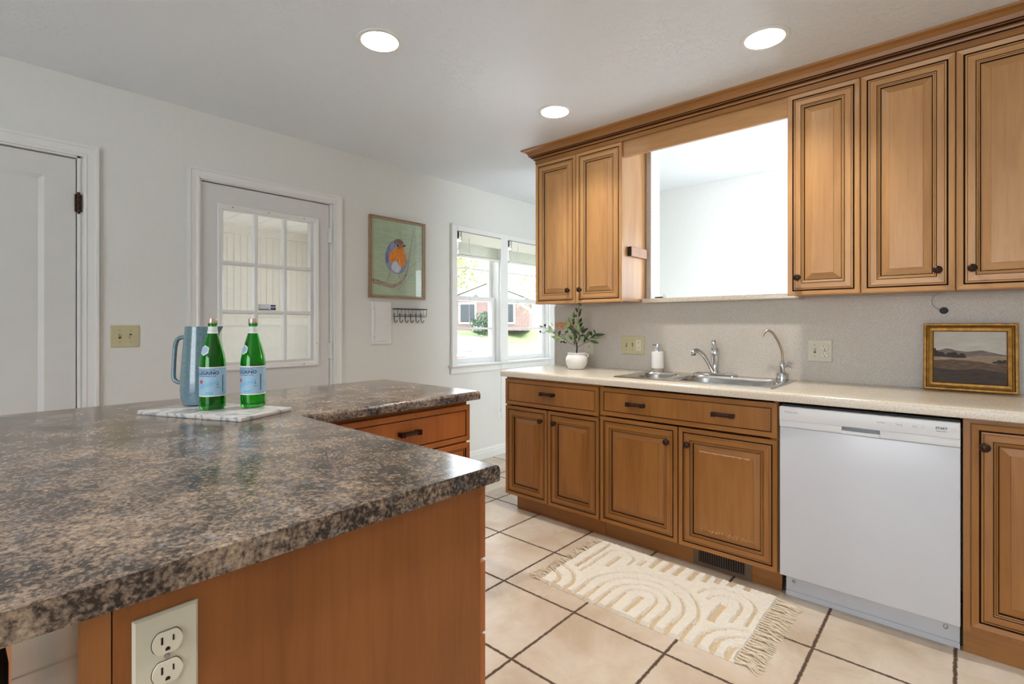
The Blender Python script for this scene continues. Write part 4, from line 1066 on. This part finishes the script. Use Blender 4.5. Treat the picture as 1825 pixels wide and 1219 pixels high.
# pull spout at +x
for i, (x, y, z) in enumerate(mb.v):
    if z > .225 and x > .02:
        a = math.atan2(y, x); w_ = max(0, math.cos(a*2.6)) if abs(a) < .6 else 0; f_ = ((z-.225)/.062)**1.6
        mb.v[i] = (x+.034*w_*f_, y*(1-.35*w_*f_), z+.001*w_)
mb.lathe((0, 0, .001), [(.001, 0), (.05, 0)], 40, cap=False)
mb.build('body', 'pitcher', pt, smooth=True, world=False)
mb = MB(); hp = [(-.047, 0, .246), (-.066, 0, .248), (-.084, 0, .243), (-.092, 0, .228), (-.096, 0, .20), (-.099, 0, .15), (-.101, 0, .11), (-.099, 0, .092), (-.089, 0, .082), (-.075, 0, .079), (-.060, 0, .080)]
mb.stube(hp, [.0075, .008, .008, .008, .0075, .0075, .008, .008, .0078, .0075, .0075], 12); mb.build('handle', 'pitcher', pt, smooth=True, world=False)
def bottle(label, loc, rz):
    b = thing('water_bottle', label, 'bottle', loc, rz, 'green sparkling water bottles')
    R0 = .0410
    prof = [(.030, .001), (.036, .001), (.0405, .008), (R0, .016), (R0, .150), (.0402, .168), (.036, .192), (.029, .220), (.022, .244), (.0165, .264), (.0142, .276), (.0138, .292), (.0155, .294), (.0155, .299), (.0135, .301), (.0135, .308)]
    ins = [(r_-.0028, z) for r_, z in prof[::-1]][:-3]+[(.034, .012), (.001, .016)]
    mb = MB(); mb.lathe((0, 0, 0), [(.001, .006)]+prof+ins, 48, cap=False); mb.build('glass', 'green', b, smooth=True, world=False)
    MB().lathe((0, 0, 0), [(.001, .0165), (.0335, .0168), (.0375, .022), (.0378, .150), (.037, .168), (.033, .192), (.026, .220), (.019, .244), (.0135, .264), (.011, .276), (.0105, .282), (.001, .2822)], 40, cap=False).build('water', WATER, b, smooth=True, world=False)
    MB().lathe((0, 0, 0), [(.0148, .296), (.0155, .298), (.0158, .310), (.0150, .3155), (.001, .316)], 28, cap=False).build('cap', 'cap', b, smooth=True, world=False)
    mb = MB(); mb.lathe((0, 0, 0), [(.0150, .262), (.0170, .264), (.0146, .277), (.0144, .287)], 28, cap=False); mb.build('neck_label', 'labelw', b, smooth=True, world=False)
    # printed neck lines
    mb = MB()
    for z_, r_ in ((.270, .0163), (.2745, .0153), (.281, .0147)): mb.lathe((0, 0, 0), [(r_, z_), (r_-.0002, z_+.0016)], 28, cap=False)
    mb.build('neck_print', 'lgrey', b, world=False)
    # body label
    mb = MB(); mb.lathe((0, 0, 0), [(R0+.0003, .047), (R0+.0003, .148)], 64, cap=False); mb.build('body_label', 'labelw', b, smooth=True, world=False)
    mb = MB(); mb.lathe((0, 0, 0), [(R0+.0005, .051), (R0+.0005, .1445)], 64, cap=False); mb.build('label_field', 'label', b, smooth=True, world=False)
    def strip(mb, xa, xb, za, zb):
        n_ = max(1, int((xb-xa)/.004)); k = len(mb.v)
        for i in range(n_+1): x = xa+(xb-xa)*i/n_; mb.v += [(x, 0, za), (x, 0, zb)]
        for i in range(n_): mb.face([k+2*i, k+2*i+2, k+2*i+3, k+2*i+1])
    def wrap(mb, r_, a0):   # x -> angle; direction -y is angle a0
        for i, (x, y, z) in enumerate(mb.v):
            a = a0+x/r_; mb.v[i] = (r_*math.cos(a), r_*math.sin(a), z)
        return mb
    T = lambda x, z: Matrix.Translation((x, 0, z)) @ Matrix.Rotation(PI/2, 4, 'X')
    R1 = R0+.0008
    mb = MB(); text_on(mb, 'S.PELLEGRINO', .0162, T(0, .127)); text_on(mb, 'SPARKLING NATURAL MINERAL WATER', .0042, T(.004, .1165))
    strip(mb, -.075, .075, .1435, .1442); strip(mb, -.075, .075, .0513, .0521); text_on(mb, 'TERME DI SAN PELLEGRINO BERGAMO', .0042, T(.004, .138)); wrap(mb, R1, 0); mb.build('lettering', 'navy', b, world=False, fix=False)
    mb = MB(); st_ = []
    for i in range(10):
        rr_ = .0105 if i % 2 == 0 else .0042; a = PI/2+i*PI/5; st_.append((-.008+rr_*math.cos(a), .097+rr_*math.sin(a)))
    k = len(mb.v); mb.v += [(-.008, 0, .097)]+[(x, 0, z) for x, z in st_]
    for i in range(10): mb.face([k, k+1+i, k+1+(i+1) % 10])
    wrap(mb, R1+.0002, 0); mb.build('red_star', 'red', b, world=False, fix=False)
    mb = MB(); st1 = len(mb.v); text_on(mb, 'S.PELLEGRINO', .0165, T(0, .082) @ Matrix.Rotation(.28, 4, 'Z')); strip(mb, .008, .034, .0555, .0635); wrap(mb, R1, 0); mb.build('pale_script', 'label2', b, world=False, fix=False)
    mb = MB(); strip(mb, .043, .051, .087, .0885); strip(mb, .0465, .0475, .085, .098); strip(mb, .040, .054, .079, .0798); strip(mb, .043, .052, .0765, .0772); strip(mb, .064, .067, .062, .120); wrap(mb, R1, 0); mb.build('small_print', 'navy', b, world=False, fix=False)
    # shield on shoulder : follows the profile
    def rad(z):
        for (r1_, z1_), (r2_, z2_) in zip(prof[4:], prof[5:]):
            if z1_ <= z <= z2_: return r1_+(r2_-r1_)*(z-z1_)/(z2_-z1_)
        return R0
    for nm, mt, sc_, off in (('shoulder_badge', 'labelw', 1, .0009), ('badge_field', 'label', .84, .0014)):
        mb = MB(); hexa = [(-.018, .206), (-.005, .222), (.012, .217), (.015, .203), (.004, .190), (-.014, .190)]
        cxh, czh = -.002, .205
        nn = 12; rows = 8
        for j in range(rows+1):
            for i in range(24):
                a = 2*PI*i/24
                # hexagon-like radius
                hx = .0165/ max(abs(math.cos(a)), abs(math.cos(a-PI/3)), abs(math.cos(a+PI/3)))*.93
                q = hx*sc_*j/rows; x, z = cxh+q*math.cos(a), czh+q*math.sin(a)
                r_ = rad(z)+off; an = x/r_; mb.v.append((r_*math.cos(an), r_*math.sin(an), z))
        for j in range(rows):
            for i in range(24): mb.face([j*24+i, j*24+(i+1) % 24, (j+1)*24+(i+1) % 24, (j+1)*24+i])
        mb.build(nm, mt, b, smooth=True, world=False, fix=False)
    for rr_, cx_, cz_, sd_ in ((.0042, -.002, .2075, 'lgrey'), (.0016, .0085, .203, 'red')):
        mb = MB(); k = 0; pts_ = [(cx_+(rr_ if i % 2 == 0 else rr_*.45)*math.cos(PI/2+i*PI/5), cz_+(rr_ if i % 2 == 0 else rr_*.45)*math.sin(PI/2+i*PI/5)) for i in range(10)]
        for x, z in [(cx_, cz_)]+pts_: r_ = rad(z)+.0018; mb.v.append((r_*math.cos(x/r_), r_*math.sin(x/r_), z))
        for i in range(10): mb.face([0, 1+i, 1+(i+1) % 10])
        mb.build('badge_star', sd_, b, world=False, fix=False)
    mb = MB()
    for z in (.1985, .2015): 
        for i in range(6):
            xa_, xb_ = -.010+i*.0028, -.0078+i*.0028; k = len(mb.v)
            for x, zz in ((xa_, z), (xb_, z), (xb_, z+.0012), (xa_, z+.0012)): r_ = rad(zz)+.0018; mb.v.append((r_*math.cos(x/r_), r_*math.sin(x/r_), zz))
            mb.face([k, k+1, k+2, k+3])
    mb.build('badge_print', 'lgrey', b, world=False, fix=False)
    return b
WATER = glass('sparkling_water', (.85, 1, .85, 1), 0, 1.33)
# local +x (angle 0) faces the label centre; the camera sees the label's right half
def face_ang(x, y, turn): return math.atan2(-y, -x)+turn
bottle('green glass water bottle nearest the pitcher, left of the pair', (-1.962, .632, ZB), face_ang(-1.962, .632, -.76))
bottle('green glass water bottle on the right of the pair, clear of the pitcher', (-1.905, .745, ZB), face_ang(-1.905, .745, -.96))

# ================================================================== door wall things
rb = thing('bird_print', 'framed print of an orange-breasted bird on a branch, hung beside the nine-pane door', 'picture', (XW, 2.34, 1.42))
y0_, y1_, z0_, z1_ = 2.089, 2.598, 1.424, 2.036
cy_, cz_ = (y0_+y1_)/2, (z0_+z1_)/2
mb = MB(); side_panel_rings(mb, y0_, y1_, z0_, z1_, [(0, .031, 0), (0, 0, 0), (.009, 0, 0), (.012, .006, 0), (.016, .007, 0), (.019, .006, 0), (.022, .012, 0)], XW+.031, close=False); mb.box((XW, y0_+.003, z0_+.003), (XW+.004, y1_-.003, z1_-.003)); mb.build('frame', 'champ', rb)
mb = MB()
for i in range(74):
    z = z0_+.022+(z1_-z0_-.044)*i/73
    for y in (y0_+.016, y1_-.016): mb.sphere((XW+.026, y, z), .0030, 4)
for i in range(62):
    y = y0_+.022+(y1_-y0_-.044)*i/61
    for z in (z0_+.016, z1_-.016): mb.sphere((XW+.026, y, z), .0030, 4)
bdp = mb.build('beading', 'bead', rb); bdp['kind'] = 'stuff'
AX = XW+.014
def art(poly, d, mat, nm):
    mb = MB(); k = 0; mb.v += [(AX+d*.0003, y, z) for y, z in poly]; mb.face(range(len(poly))); return mb.build(nm, mat, rb)
def stroke(pts, ws, d, mat, nm):
    mb = MB(); pts = [Vector((0, y, z)) for y, z in pts]
    # smooth
    for _ in range(2):
        q = [pts[0]]
        for a, b in zip(pts, pts[1:]): q += [a*.75+b*.25, a*.25+b*.75]
        q.append(pts[-1]); pts = q
    n = len(pts)
    for i, p in enumerate(pts):
        t_ = (pts[min(i+1, n-1)]-pts[max(i-1, 0)]).normalized(); s_ = Vector((0, -t_.z, t_.y)); u = i/(n-1)*(len(ws)-1); j = min(int(u), len(ws)-2); w_ = ws[j]+(ws[j+1]-ws[j])*(u-j)
        mb.v += [tuple(Vector((AX+d*.0003, 0, 0))+p-s_*w_/2), tuple(Vector((AX+d*.0003, 0, 0))+p+s_*w_/2)]
    for i in range(n-1): mb.face([2*i, 2*i+1, 2*i+3, 2*i+2])
    return mb.build(nm, mat, rb)
def smooth_poly(P, k=2):
    for _ in range(k):
        q = []
        for i in range(len(P)):
            a, b = P[i], P[(i+1) % len(P)]; q += [(a[0]*.75+b[0]*.25, a[1]*.75+b[1]*.25), (a[0]*.25+b[0]*.75, a[1]*.25+b[1]*.75)]
        P = q
    return P
art([(y0_+.02, z0_+.02), (y1_-.02, z0_+.02), (y1_-.02, z1_-.02), (y0_+.02, z1_-.02)], 0, 'pgreen', 'print_background')
stroke([(2.112, 1.549), (2.195, 1.536), (2.298, 1.512), (2.383, 1.557), (2.432, 1.637), (2.449, 1.765), (2.477, 1.895), (2.494, 1.988)], [.040, .034, .028, .018, .012, .006, .004], 1, 'pbark', 'painted_branch')
stroke([(2.449, 1.783), (2.494, 1.833), (2.551, 1.872)], [.004, .003, .002], 1.5, 'pbark', 'painted_twig')
stroke([(2.438, 1.655), (2.505, 1.716), (2.562, 1.739)], [.004, .003, .002], 1.5, 'pbark', 'painted_twig')
stroke([(2.33, 1.487), (2.438, 1.583), (2.477, 1.631)], [.004, .004, .002], 1.5, 'pbark', 'painted_twig')
stroke([(2.275, 1.630), (2.255, 1.585), (2.236, 1.543)], [.005, .005, .006], 2, 'pbark', 'painted_leg'); stroke([(2.351, 1.625), (2.356, 1.578), (2.378, 1.59)], [.005, .005, .004], 2, 'pbark', 'painted_leg')
art(smooth_poly([(2.33, 1.887), (2.372, 1.886), (2.4, 1.858), (2.392, 1.822), (2.41, 1.779), (2.432, 1.727), (2.432, 1.691), (2.41, 1.649), (2.372, 1.619), (2.319, 1.612), (2.272, 1.633), (2.236, 1.665), (2.22, 1.707), (2.226, 1.768), (2.246, 1.814), (2.277, 1.857)]), 3, 'pblue', 'painted_body')
art(smooth_poly([(2.258, 1.824), (2.277, 1.844), (2.267, 1.799), (2.251, 1.736), (2.262, 1.683), (2.231, 1.697), (2.230, 1.778)]), 4, 'pwing', 'painted_wing')
art(smooth_poly([(2.324, 1.722), (2.350, 1.683), (2.376, 1.665), (2.355, 1.626), (2.308, 1.622), (2.275, 1.660), (2.292, 1.700)]), 4, 'pwhite', 'painted_belly')
art(smooth_poly([(2.346, 1.821), (2.389, 1.821), (2.405, 1.787), (2.421, 1.744), (2.416, 1.708), (2.389, 1.674), (2.362, 1.676), (2.343, 1.701), (2.328, 1.727), (2.298, 1.701), (2.272, 1.694), (2.258, 1.728), (2.267, 1.764), (2.298, 1.798)], 1), 5, 'porange', 'painted_breast')
art(smooth_poly([(2.298, 1.864), (2.335, 1.886), (2.372, 1.882), (2.394, 1.858), (2.351, 1.845), (2.308, 1.846)], 1), 5, 'pcap', 'painted_cap')
art(smooth_poly([(2.351, 1.848), (2.389, 1.855), (2.398, 1.827), (2.367, 1.812), (2.335, 1.812)], 1), 6, 'pface', 'painted_face')
art([(2.389, 1.846), (2.419, 1.841), (2.394, 1.826)], 7, 'black', 'painted_beak')
art([(2.339+.008*math.cos(a*PI/8), 1.834+.008*math.sin(a*PI/8)) for a in range(16)], 7, 'black', 'painted_eye')
mb = MB(); mb.v = [(XW+.020, y0_+.018, z0_+.018), (XW+.020, y1_-.018, z0_+.018), (XW+.020, y1_-.018, z1_-.018), (XW+.020, y0_+.018, z1_-.018)]; mb.face([0, 1, 2, 3]); mb.build('glass', 'aglass', rb)
# access door
ad = thing('access_door', 'small white painted access door with a knob below the bird print', 'access door', (XW, 2.196, 1.078))
mb = MB(); side_panel_rings(mb, 2.112, 2.279, 1.078, 1.397, [(0, .018, 0), (0, .003, 0), (.003, 0, 0), (.020, 0, 0), (.022, .008, 0)], XW+.018, close=True); mb.build('frame', 'trim', ad)
mb = MB(); side_panel_rings(mb, 2.137, 2.262, 1.100, 1.378, [(0, .008, 0), (0, .002, 0), (.003, 0, 0), (.012, 0, 0), (.014, .003, 0)], XW+.0165, close=True); d = mb.build('door', 'trim', ad)
mb = MB(); mb.lathe((XW+.0155, 2.252, 1.236), [(.004, 0), (.004, .010), (.010, .014), (.011, .019), (.007, .024), (.001, .0245)], 16, 'x', cap=False); mb.build('knob', 'trim', d, smooth=True)
for z in (1.343, 1.135):
    mb = MB(); mb.box((XW+.0155, 2.132, z-.008), (XW+.0185, 2.158, z+.008)); mb.lathe((XW+.018, 2.133, z-.009), [(.0035, 0), (.0035, .018)], 8); mb.box((XW+.018, 2.130, z-.002), (XW+.020, 2.136, z+.002)); mb.build('hinge', 'whitep', ad)
for z in (1.343, 1.135): MB().sphere((XW+.020, 2.128, z), .003, 5).build('hinge_pin', 'bronze', ad)
# key rack
kr = thing('key_rack', 'black wire key rack with six hooks under the bird print', 'key rack', (XW, 2.44, 1.24))
KY0, KY1 = 2.302, 2.590
mb = MB(); mb.box((XW, KY0, 1.342), (XW+.062, KY1, 1.349)); mb.build('shelf', 'iron', kr)
mb = MB()
for y in (KY0+.004, KY1-.004):
    pass
r_ = .0017
mb.tube([(XW+.060, KY0+.005, 1.342), (XW+.060, KY0+.005, 1.292), (XW+.052, KY0+.005, 1.286), (XW+.004, KY0+.005, 1.286)], r_, 6)
mb.tube([(XW+.060, KY1-.005, 1.342), (XW+.060, KY1-.005, 1.292), (XW+.052, KY1-.005, 1.286), (XW+.004, KY1-.005, 1.286)], r_, 6)
for z in (1.300, 1.287): mb.tube([(XW+.060, KY0+.005, z), (XW+.060, KY1-.005, z)], r_, 6); 
mb.tube([(XW+.003, KY0+.005, 1.290), (XW+.003, KY1-.005, 1.290)], r_, 6)
for i in range(1, 8):
    y = KY0+.005+(KY1-KY0-.01)*i/8; mb.tube([(XW+.060, y, 1.342), (XW+.060, y, 1.287), (XW+.004, y, 1.287)], .0012, 5)
mb.build('wire_basket', 'iron', kr, smooth=True)
for i in range(6):
    y = KY0+.012+(KY1-KY0-.03)*i/5
    mb = MB(); mb.tube([(XW+.004, y, 1.315), (XW+.006, y, 1.262), (XW+.010, y+.001, 1.246), (XW+.020, y+.003, 1.240), (XW+.030, y+.005, 1.246), (XW+.032, y+.006, 1.256)], .0026, 8); mb.sphere((XW+.032, y+.006, 1.257), .0036, 6); mb.build('hook', 'iron', kr, smooth=True)

# ================================================================== rug
def arch_d(u, v, cu, cv, r, lo_l, lo_r):
    """distance to arch line of radius r (legs go down to lo_l / lo_r)"""
    if v >= cv: return abs(math.hypot(u-cu, v-cv)-r)
    dl = math.hypot(u-(cu-r), min(0, v-lo_l)) if v < lo_l else abs(u-(cu-r))
    dr = math.hypot(u-(cu+r), min(0, v-lo_r)) if v < lo_r else abs(u-(cu+r))
    return min(dl, dr)
ARCH = [(-1.067, 2.040, .250, 1.8, 1.8), (-1.067, 2.040, .190, 1.8, 1.8), (-1.067, 2.045, .132, 1.8, 1.8), (-1.067, 2.060, .072, 1.8, 1.8),
        (-.770, 2.262, .120, 2.29, 2.14), (-.770, 2.255, .068, 2.25, 2.13),
        (-.600, 1.955, .156, 1.8, 1.8), (-.600, 1.965, .097, 1.8, 1.8), (-.600, 1.955, .042, 1.8, 1.8),
        (-1.512, 1.935, .142, 1.8, 1.8), (-1.512, 1.925, .078, 1.8, 1.8),
        (-1.335, 2.350, .072, 2.09, 2.30)]
SEG = [(-1.067, 1.925, 2.075, .008), (-.772, 2.085, 2.250, .011), (-1.450, 2.115, 2.45, .005), (-1.335, 2.220, 2.365, .006), (-1.217, 2.335, 2.41, .007), (-1.160, 2.350, 2.47, .008), (-1.101, 2.350, 2.47, .009),
       (-1.044, 2.357, 2.47, .009), (-.971, 2.355, 2.47, .009), (-.915, 2.385, 2.47, .009), (-.861, 2.410, 2.49, .009), (-.802, 2.420, 2.49, .009), (-.737, 2.430, 2.49, .009)]
RU0, RU1, RV0, RV1 = -1.512, -.612, 1.895, 2.470
def rug_h(u, v):
    w_ = .0030+.0052*max(0, (2.1-v)/.2 if v < 2.1 else 0)
    d_ = 9
    for a in ARCH: d_ = min(d_, arch_d(u, v, *a)-w_)
    for x, a, b, w2 in SEG:
        dz = 0 if a <= v <= b else min(abs(v-a), abs(v-b)); d_ = min(d_, math.hypot(max(0, abs(u-x)-w2), dz)-.001)
    return d_
from mathutils import noise as mn
nu, nv = 250, 160
mb = MB()
for j in range(nv+1):
    for i in range(nu+1):
        u = RU0+(RU1-RU0)*i/nu; v = RV0+(RV1-RV0)*j/nv
        e = min(i, nu-i, j, nv-j)
        n_ = mn.noise(Vector((u*90, v*90, 0)))*.0034+mn.noise(Vector((u*210, v*210, 9)))*.0022+mn.noise(Vector((u*25, v*25, 3)))*.0018
        d_ = rug_h(u, v)+mn.noise(Vector((u*60, v*60, 7)))*.002
        s_ = max(0, min(1, d_/.006)); s_ = s_*s_*(3-2*s_)
        h = .003+s_*(.0105+n_)
        ed = min(1, e/2.0)
        wob = .004*mn.noise(Vector((u*30, v*2, 5))); wob2 = .006*mn.noise(Vector((u*9, 1, v*9)))
        mb.v.append((u+(wob2 if 0 < i < nu else wob2), v+wob*(1 if e < 3 else 0)+.004*math.sin(u*7), .001+h*ed))
        mb_last = d_
for j in range(nv):
    for i in range(nu):
        u = RU0+(RU1-RU0)*(i+.5)/nu; v = RV0+(RV1-RV0)*(j+.5)/nv
        mb.m(1 if rug_h(u, v) < .0006 else 0); a = j*(nu+1)+i; mb.face([a, a+1, a+nu+2, a+nu+1])
mb.cur = 0
rugt = thing('fringed_rug', 'cream tufted rug with arch pattern and tasselled ends in front of the sink cabinet', 'rug', (-1.06, 2.18, 0))
rmesh = mb.build('pile', ['pile', 'weave'], rugt, smooth=True, fix=False)
random.seed(11)
for side in (0, 1):
    mb = MB(); nt = 30
    for i in range(nt):
        v = RV0+.008+(RV1-RV0-.016)*i/(nt-1)
        sx = -1 if side == 0 else 1; x0_ = RU0 if side == 0 else RU1
        L_ = random.uniform(.035, .07) if side == 0 else random.uniform(.055, .10); dv = random.uniform(-.03, .03)
        for q in range(5):
            o = random.uniform(-.006, .006); d3 = dv+random.uniform(-.018, .018)
            pts = [(x0_-sx*.006, v+o*.4, .008), (x0_+sx*L_*.25, v+dv*.2+o*.3, .007), (x0_+sx*L_*.5, v+dv*.4+o, .006+random.random()*.006), (x0_+sx*L_*.8, v+d3*.8+o*2, .004+random.random()*.006), (x0_+sx*(L_+random.uniform(-.01, .012)), v+d3+o*3, .0025)]
            mb.tube(pts, .0017, 5)
        mb.sphere((x0_+sx*L_*.22, v+dv*.2, .007), .0042, 5)
    fo = mb.build('fringe', 'string', rugt); fo['kind'] = 'stuff'

# ================================================================== porch seen through door_2
mb = MB(); mb.box((-4.95, .3, -.1), (-3.42, 2.60, -.02)); struct(mb.build('floor_porch', 'concrete'))
mb = MB(); mb.box((-5.0, .3, -.1), (-4.95, 2.65, 2.30))
for i in range(40): mb.box((-4.952, .32+i*.058, 1.32), (-4.947, .37+i*.058, 2.05))
mb.box((-4.95, .3, 1.22), (-4.93, 2.60, 1.29)); mb.box((-4.95, .3, 2.05), (-4.92, 2.6, 2.12)); struct(mb.build('wall_porch_back', 'porch'))
mb = MB(); mb.box((-4.95, 2.60, -.1), (-4.55, 2.66, 2.3)); mb.box((-4.55, 2.60, -.1), (-3.42, 2.66, .75)); mb.box((-4.55, 2.60, 1.80), (-3.42, 2.66, 2.3)); mb.box((-4.95, 2.575, 2.05), (-3.42, 2.6, 2.12)); mb.box((-4.95, 2.575, 1.74), (-3.42, 2.6, 1.80))
mb.m(1)
for x in (-4.90, -4.66, -4.50): mb.box((x, 2.58, -.02), (x+.055, 2.6, 1.74))
struct(mb.build('wall_porch_side', ['porch', 'porchg']))
mb = MB(); mb.box((-5.0, .20, -.1), (-3.42, .30, 1.2)); mb.box((-5.0, .20, 1.8), (-3.42, .30, 2.3)); mb.box((-4.2, .2, -.1), (-3.42, .28, 2.3)); struct(mb.build('wall_porch_blocker', 'porch'))  # unseen wall added to cut daylight in the porch, gap left for brightness
mb = MB(); mb.box((-5.0, .2, 2.16), (-3.3, 2.7, 2.3)); struct(mb.build('roof_porch', 'porch'))
mb = MB()
for i in range(9): mb.box((-5.0, .3+i*.262, 2.12), (-3.42, .3+i*.262+.258, 2.14))
mb.box((-5.0, .3, 2.14), (-3.42, 2.66, 2.16)); struct(mb.build('ceiling_porch', 'porch'))

# ================================================================== outdoors
mb = MB()
def gz(x, y):
    d_ = -x
    return ZG if d_ < 12 else (ZG+.1 if d_ < 15 else ZG+.1+min(1, (d_-15)/5)*1.45)
xs = [-3.42, -8, -12, -12.01, -15, -16, -17.5, -19, -20, -26, -45, -90]
ys = [-25, -5, 2.7, 8, 14, 20, 26, 34, 60, 100]
for x in xs:
    for y in ys: mb.v.append((x, y, gz(x, y)-.02))
ny = len(ys)
for i in range(len(xs)-1):
    for j in range(ny-1):
        mb.m(1 if -15 < xs[i+1] else 0); mb.face([i*ny+j, i*ny+j+1, (i+1)*ny+j+1, (i+1)*ny+j])
struct(mb.build('ground', ['grass', 'concrete'], loc=(0, 0, ZG)))
# brick house across the street, centred on bearing of window_1
def house(x, y, rz, w, d_, hw, hr, z, label, wm='brick'):
    h = thing('brick_house' if wm == 'brick' else 'white_house', label, 'house', (x, y, z), rz)
    mb = MB(); mb.box((-w/2, -d_/2, 0), (w/2, d_/2, hw)); mb.build('wall', wm, h, world=False)
    mb = MB(); mb.extr([(-w/2-.3, hw), (0, hw+hr), (w/2+.3, hw), (w/2+.3, hw-.12), (0, hw+hr-.12), (-w/2-.3, hw-.12)], -d_/2-.4, d_/2, 'xz')
    mb.build('roof', 'roof', h, world=False)
    mb = MB(); mb.extr([(-w/2, hw-.05), (0, hw+hr-.15), (w/2, hw-.05)], -d_/2-.05, -d_/2+.1, 'xz'); mb.build('gable', 'siding', h, world=False)
    for wx in (-w*.25, w*.22):
        mb = MB(); mb.rings(1.0, 1.2, [(0, 0, 0), (0, -.06, 0), (.08, -.06, 0), (.08, -.02, 0)], (wx, -d_/2, hw*.55), 0, 0, 0); wf = mb.build('window', ['siding'], h, world=False)
        MB().box((wx-.4, -d_/2-.035, hw*.55-.5), (wx+.4, -d_/2-.025, hw*.55+.5)).build('glass', 'carg', wf, world=False)
    mb = MB()
    for i in range(3): mb.box((-.7, -d_/2-.3-.3*(3-i), 0), (.7, -d_/2, .15+.15*i))
    mb.build('steps', 'concrete', h, world=False)
    return h
house(-21.6, 22.6, math.radians(38), 4.6, 6, 1.75, 1.0, .92, 'brick house with a shallow gable roof seen through the left window')
house(-27.5, 16.2, math.radians(38), 6.4, 6, 1.9, 1.7, .92, 'pale gabled house beyond the street, left in the left window', 'siding')
house(-17.5, 30.5, math.radians(30), 6.4, 6, 1.75, 1.5, .92, 'brick house behind the trees, seen in the right window')
# car
cr = thing('parked_car', 'white parked car with red tail lights outside the left window', 'car', (-12.6, 11.3, ZG+.02), math.radians(160))
mb = MB(); body = [(-2.2, .35), (-2.25, .75), (-2.1, .92), (-1.5, .98), (-.9, 1.38), (.4, 1.42), (1.2, .98), (2.1, .85), (2.25, .6), (2.2, .3)]
mb.extr(body, -.82, .82, 'xz'); mb.build('body', 'cars', cr, world=False)
mb = MB(); mb.extr([(-1.40, .99), (-.88, 1.33), (.36, 1.36), (1.08, .99)], -.83, .83, 'xz'); mb.build('side_windows', 'carg', cr, world=False)
mb = MB(); mb.v = [(-1.50, -.66, .995), (-1.50, .66, .995), (-.93, .60, 1.385), (-.93, -.60, 1.385)]; mb.face([0, 1, 2, 3]); mb.xf(Matrix.Translation((-.01, 0, .012))); mb.build('rear_window', 'carw', cr, world=False)
for y in (-.7, .7): MB().cbox((-2.29, y-.16, .64), (-2.1, y+.16, .90), .02).build('tail_light', 'taill', cr, world=False)
for x in (-1.4, 1.35):
    for y in (-.84, .72):
        mb = MB(); mb.lathe((x, y, .32), [(.32, 0), (.32, -.12)], 20, 'y'); mb.build('wheel', 'black', cr, world=False)
# foliage
def blob(name, label, cat, loc, r, n, mat, leaf=.09, zs=.8, trunk=None):
    th = thing(name, label, cat, loc)
    if trunk:
        for pts, rr_ in trunk: MB().tube([Vector(p)+Vector(loc) for p in pts], rr_, 8).build('trunk', 'birch', th, smooth=True)
    mb = MB()
    for i in range(n):
        d_ = Vector((random.gauss(0, 1), random.gauss(0, 1), random.gauss(0, 1))).normalized()*r*random.random()**.4
        c_ = Vector(loc)+Vector((d_.x, d_.y, d_.z*zs+(r*zs if not trunk else trunk[0][0][-1][2]-(.5 if r < 1.8 else 0))))
        a = Vector((random.gauss(0, 1), random.gauss(0, 1), random.gauss(0, 1))).normalized(); b = a.orthogonal().normalized(); e_ = a.cross(b)
        k = len(mb.v); mb.v += [tuple(c_-b*leaf), tuple(c_+e_*leaf*.5), tuple(c_+b*leaf), tuple(c_-e_*leaf*.5)]; mb.face([k, k+1, k+2, k+3])
    mb.build('leaves', mat, th, fix=False); return th
random.seed(2)
blob('shrub', 'dark green shrub by the brick house steps, seen through the left window', 'shrub', (-18.4, 18.6, .72), .75, 700, 'bush')
blob('birch_tree', 'pale-barked tree leaning across the right window with yellow-green leaves', 'tree', (-7.1, 10.3, ZG), 1.5, 620, 'spring', .07, .8,
     [([(.35, .9, 0), (.1, .4, .9), (-.35, -.25, 1.8), (-.6, -.6, 2.8), (-.5, -.5, 3.2)], [.14, .12, .10, .08, .05]), ([(.0, .25, 1.1), (.15, .5, 2.0), (.1, .45, 3.0)], [.07, .06, .04]), ([(-.3, -.2, 1.7), (-.9, -.9, 2.3), (-1.6, -1.4, 2.9)], [.05, .04, .02])])
blob('tree', 'pale green tree rising between the houses, seen in the left window', 'tree', (-26, 23.5, 1.0), 2.0, 700, 'spring', .16, 1.0, [([(0, 0, 0), (.1, 0, 1.5), (0, .1, 4.0)], [.16, .12, .08])])
sw = MB(); random.seed(9)
for j in range(3):
    x = 0
    while x < 5.0:
        w_ = random.uniform(.25, .5); sw.cbox((x, random.uniform(-.03, .03), j*.18), (x+w_-.02, .4, j*.18+.165), .03); x += w_
swo = sw.build('stone_wall', 'stone', world=False, smooth=True); swo.location = (-13.6, 13.9, ZG); swo.rotation_euler = (0, 0, math.radians(40)); tag(swo, 'low tan stone garden wall seen low in the right window', 'garden wall')
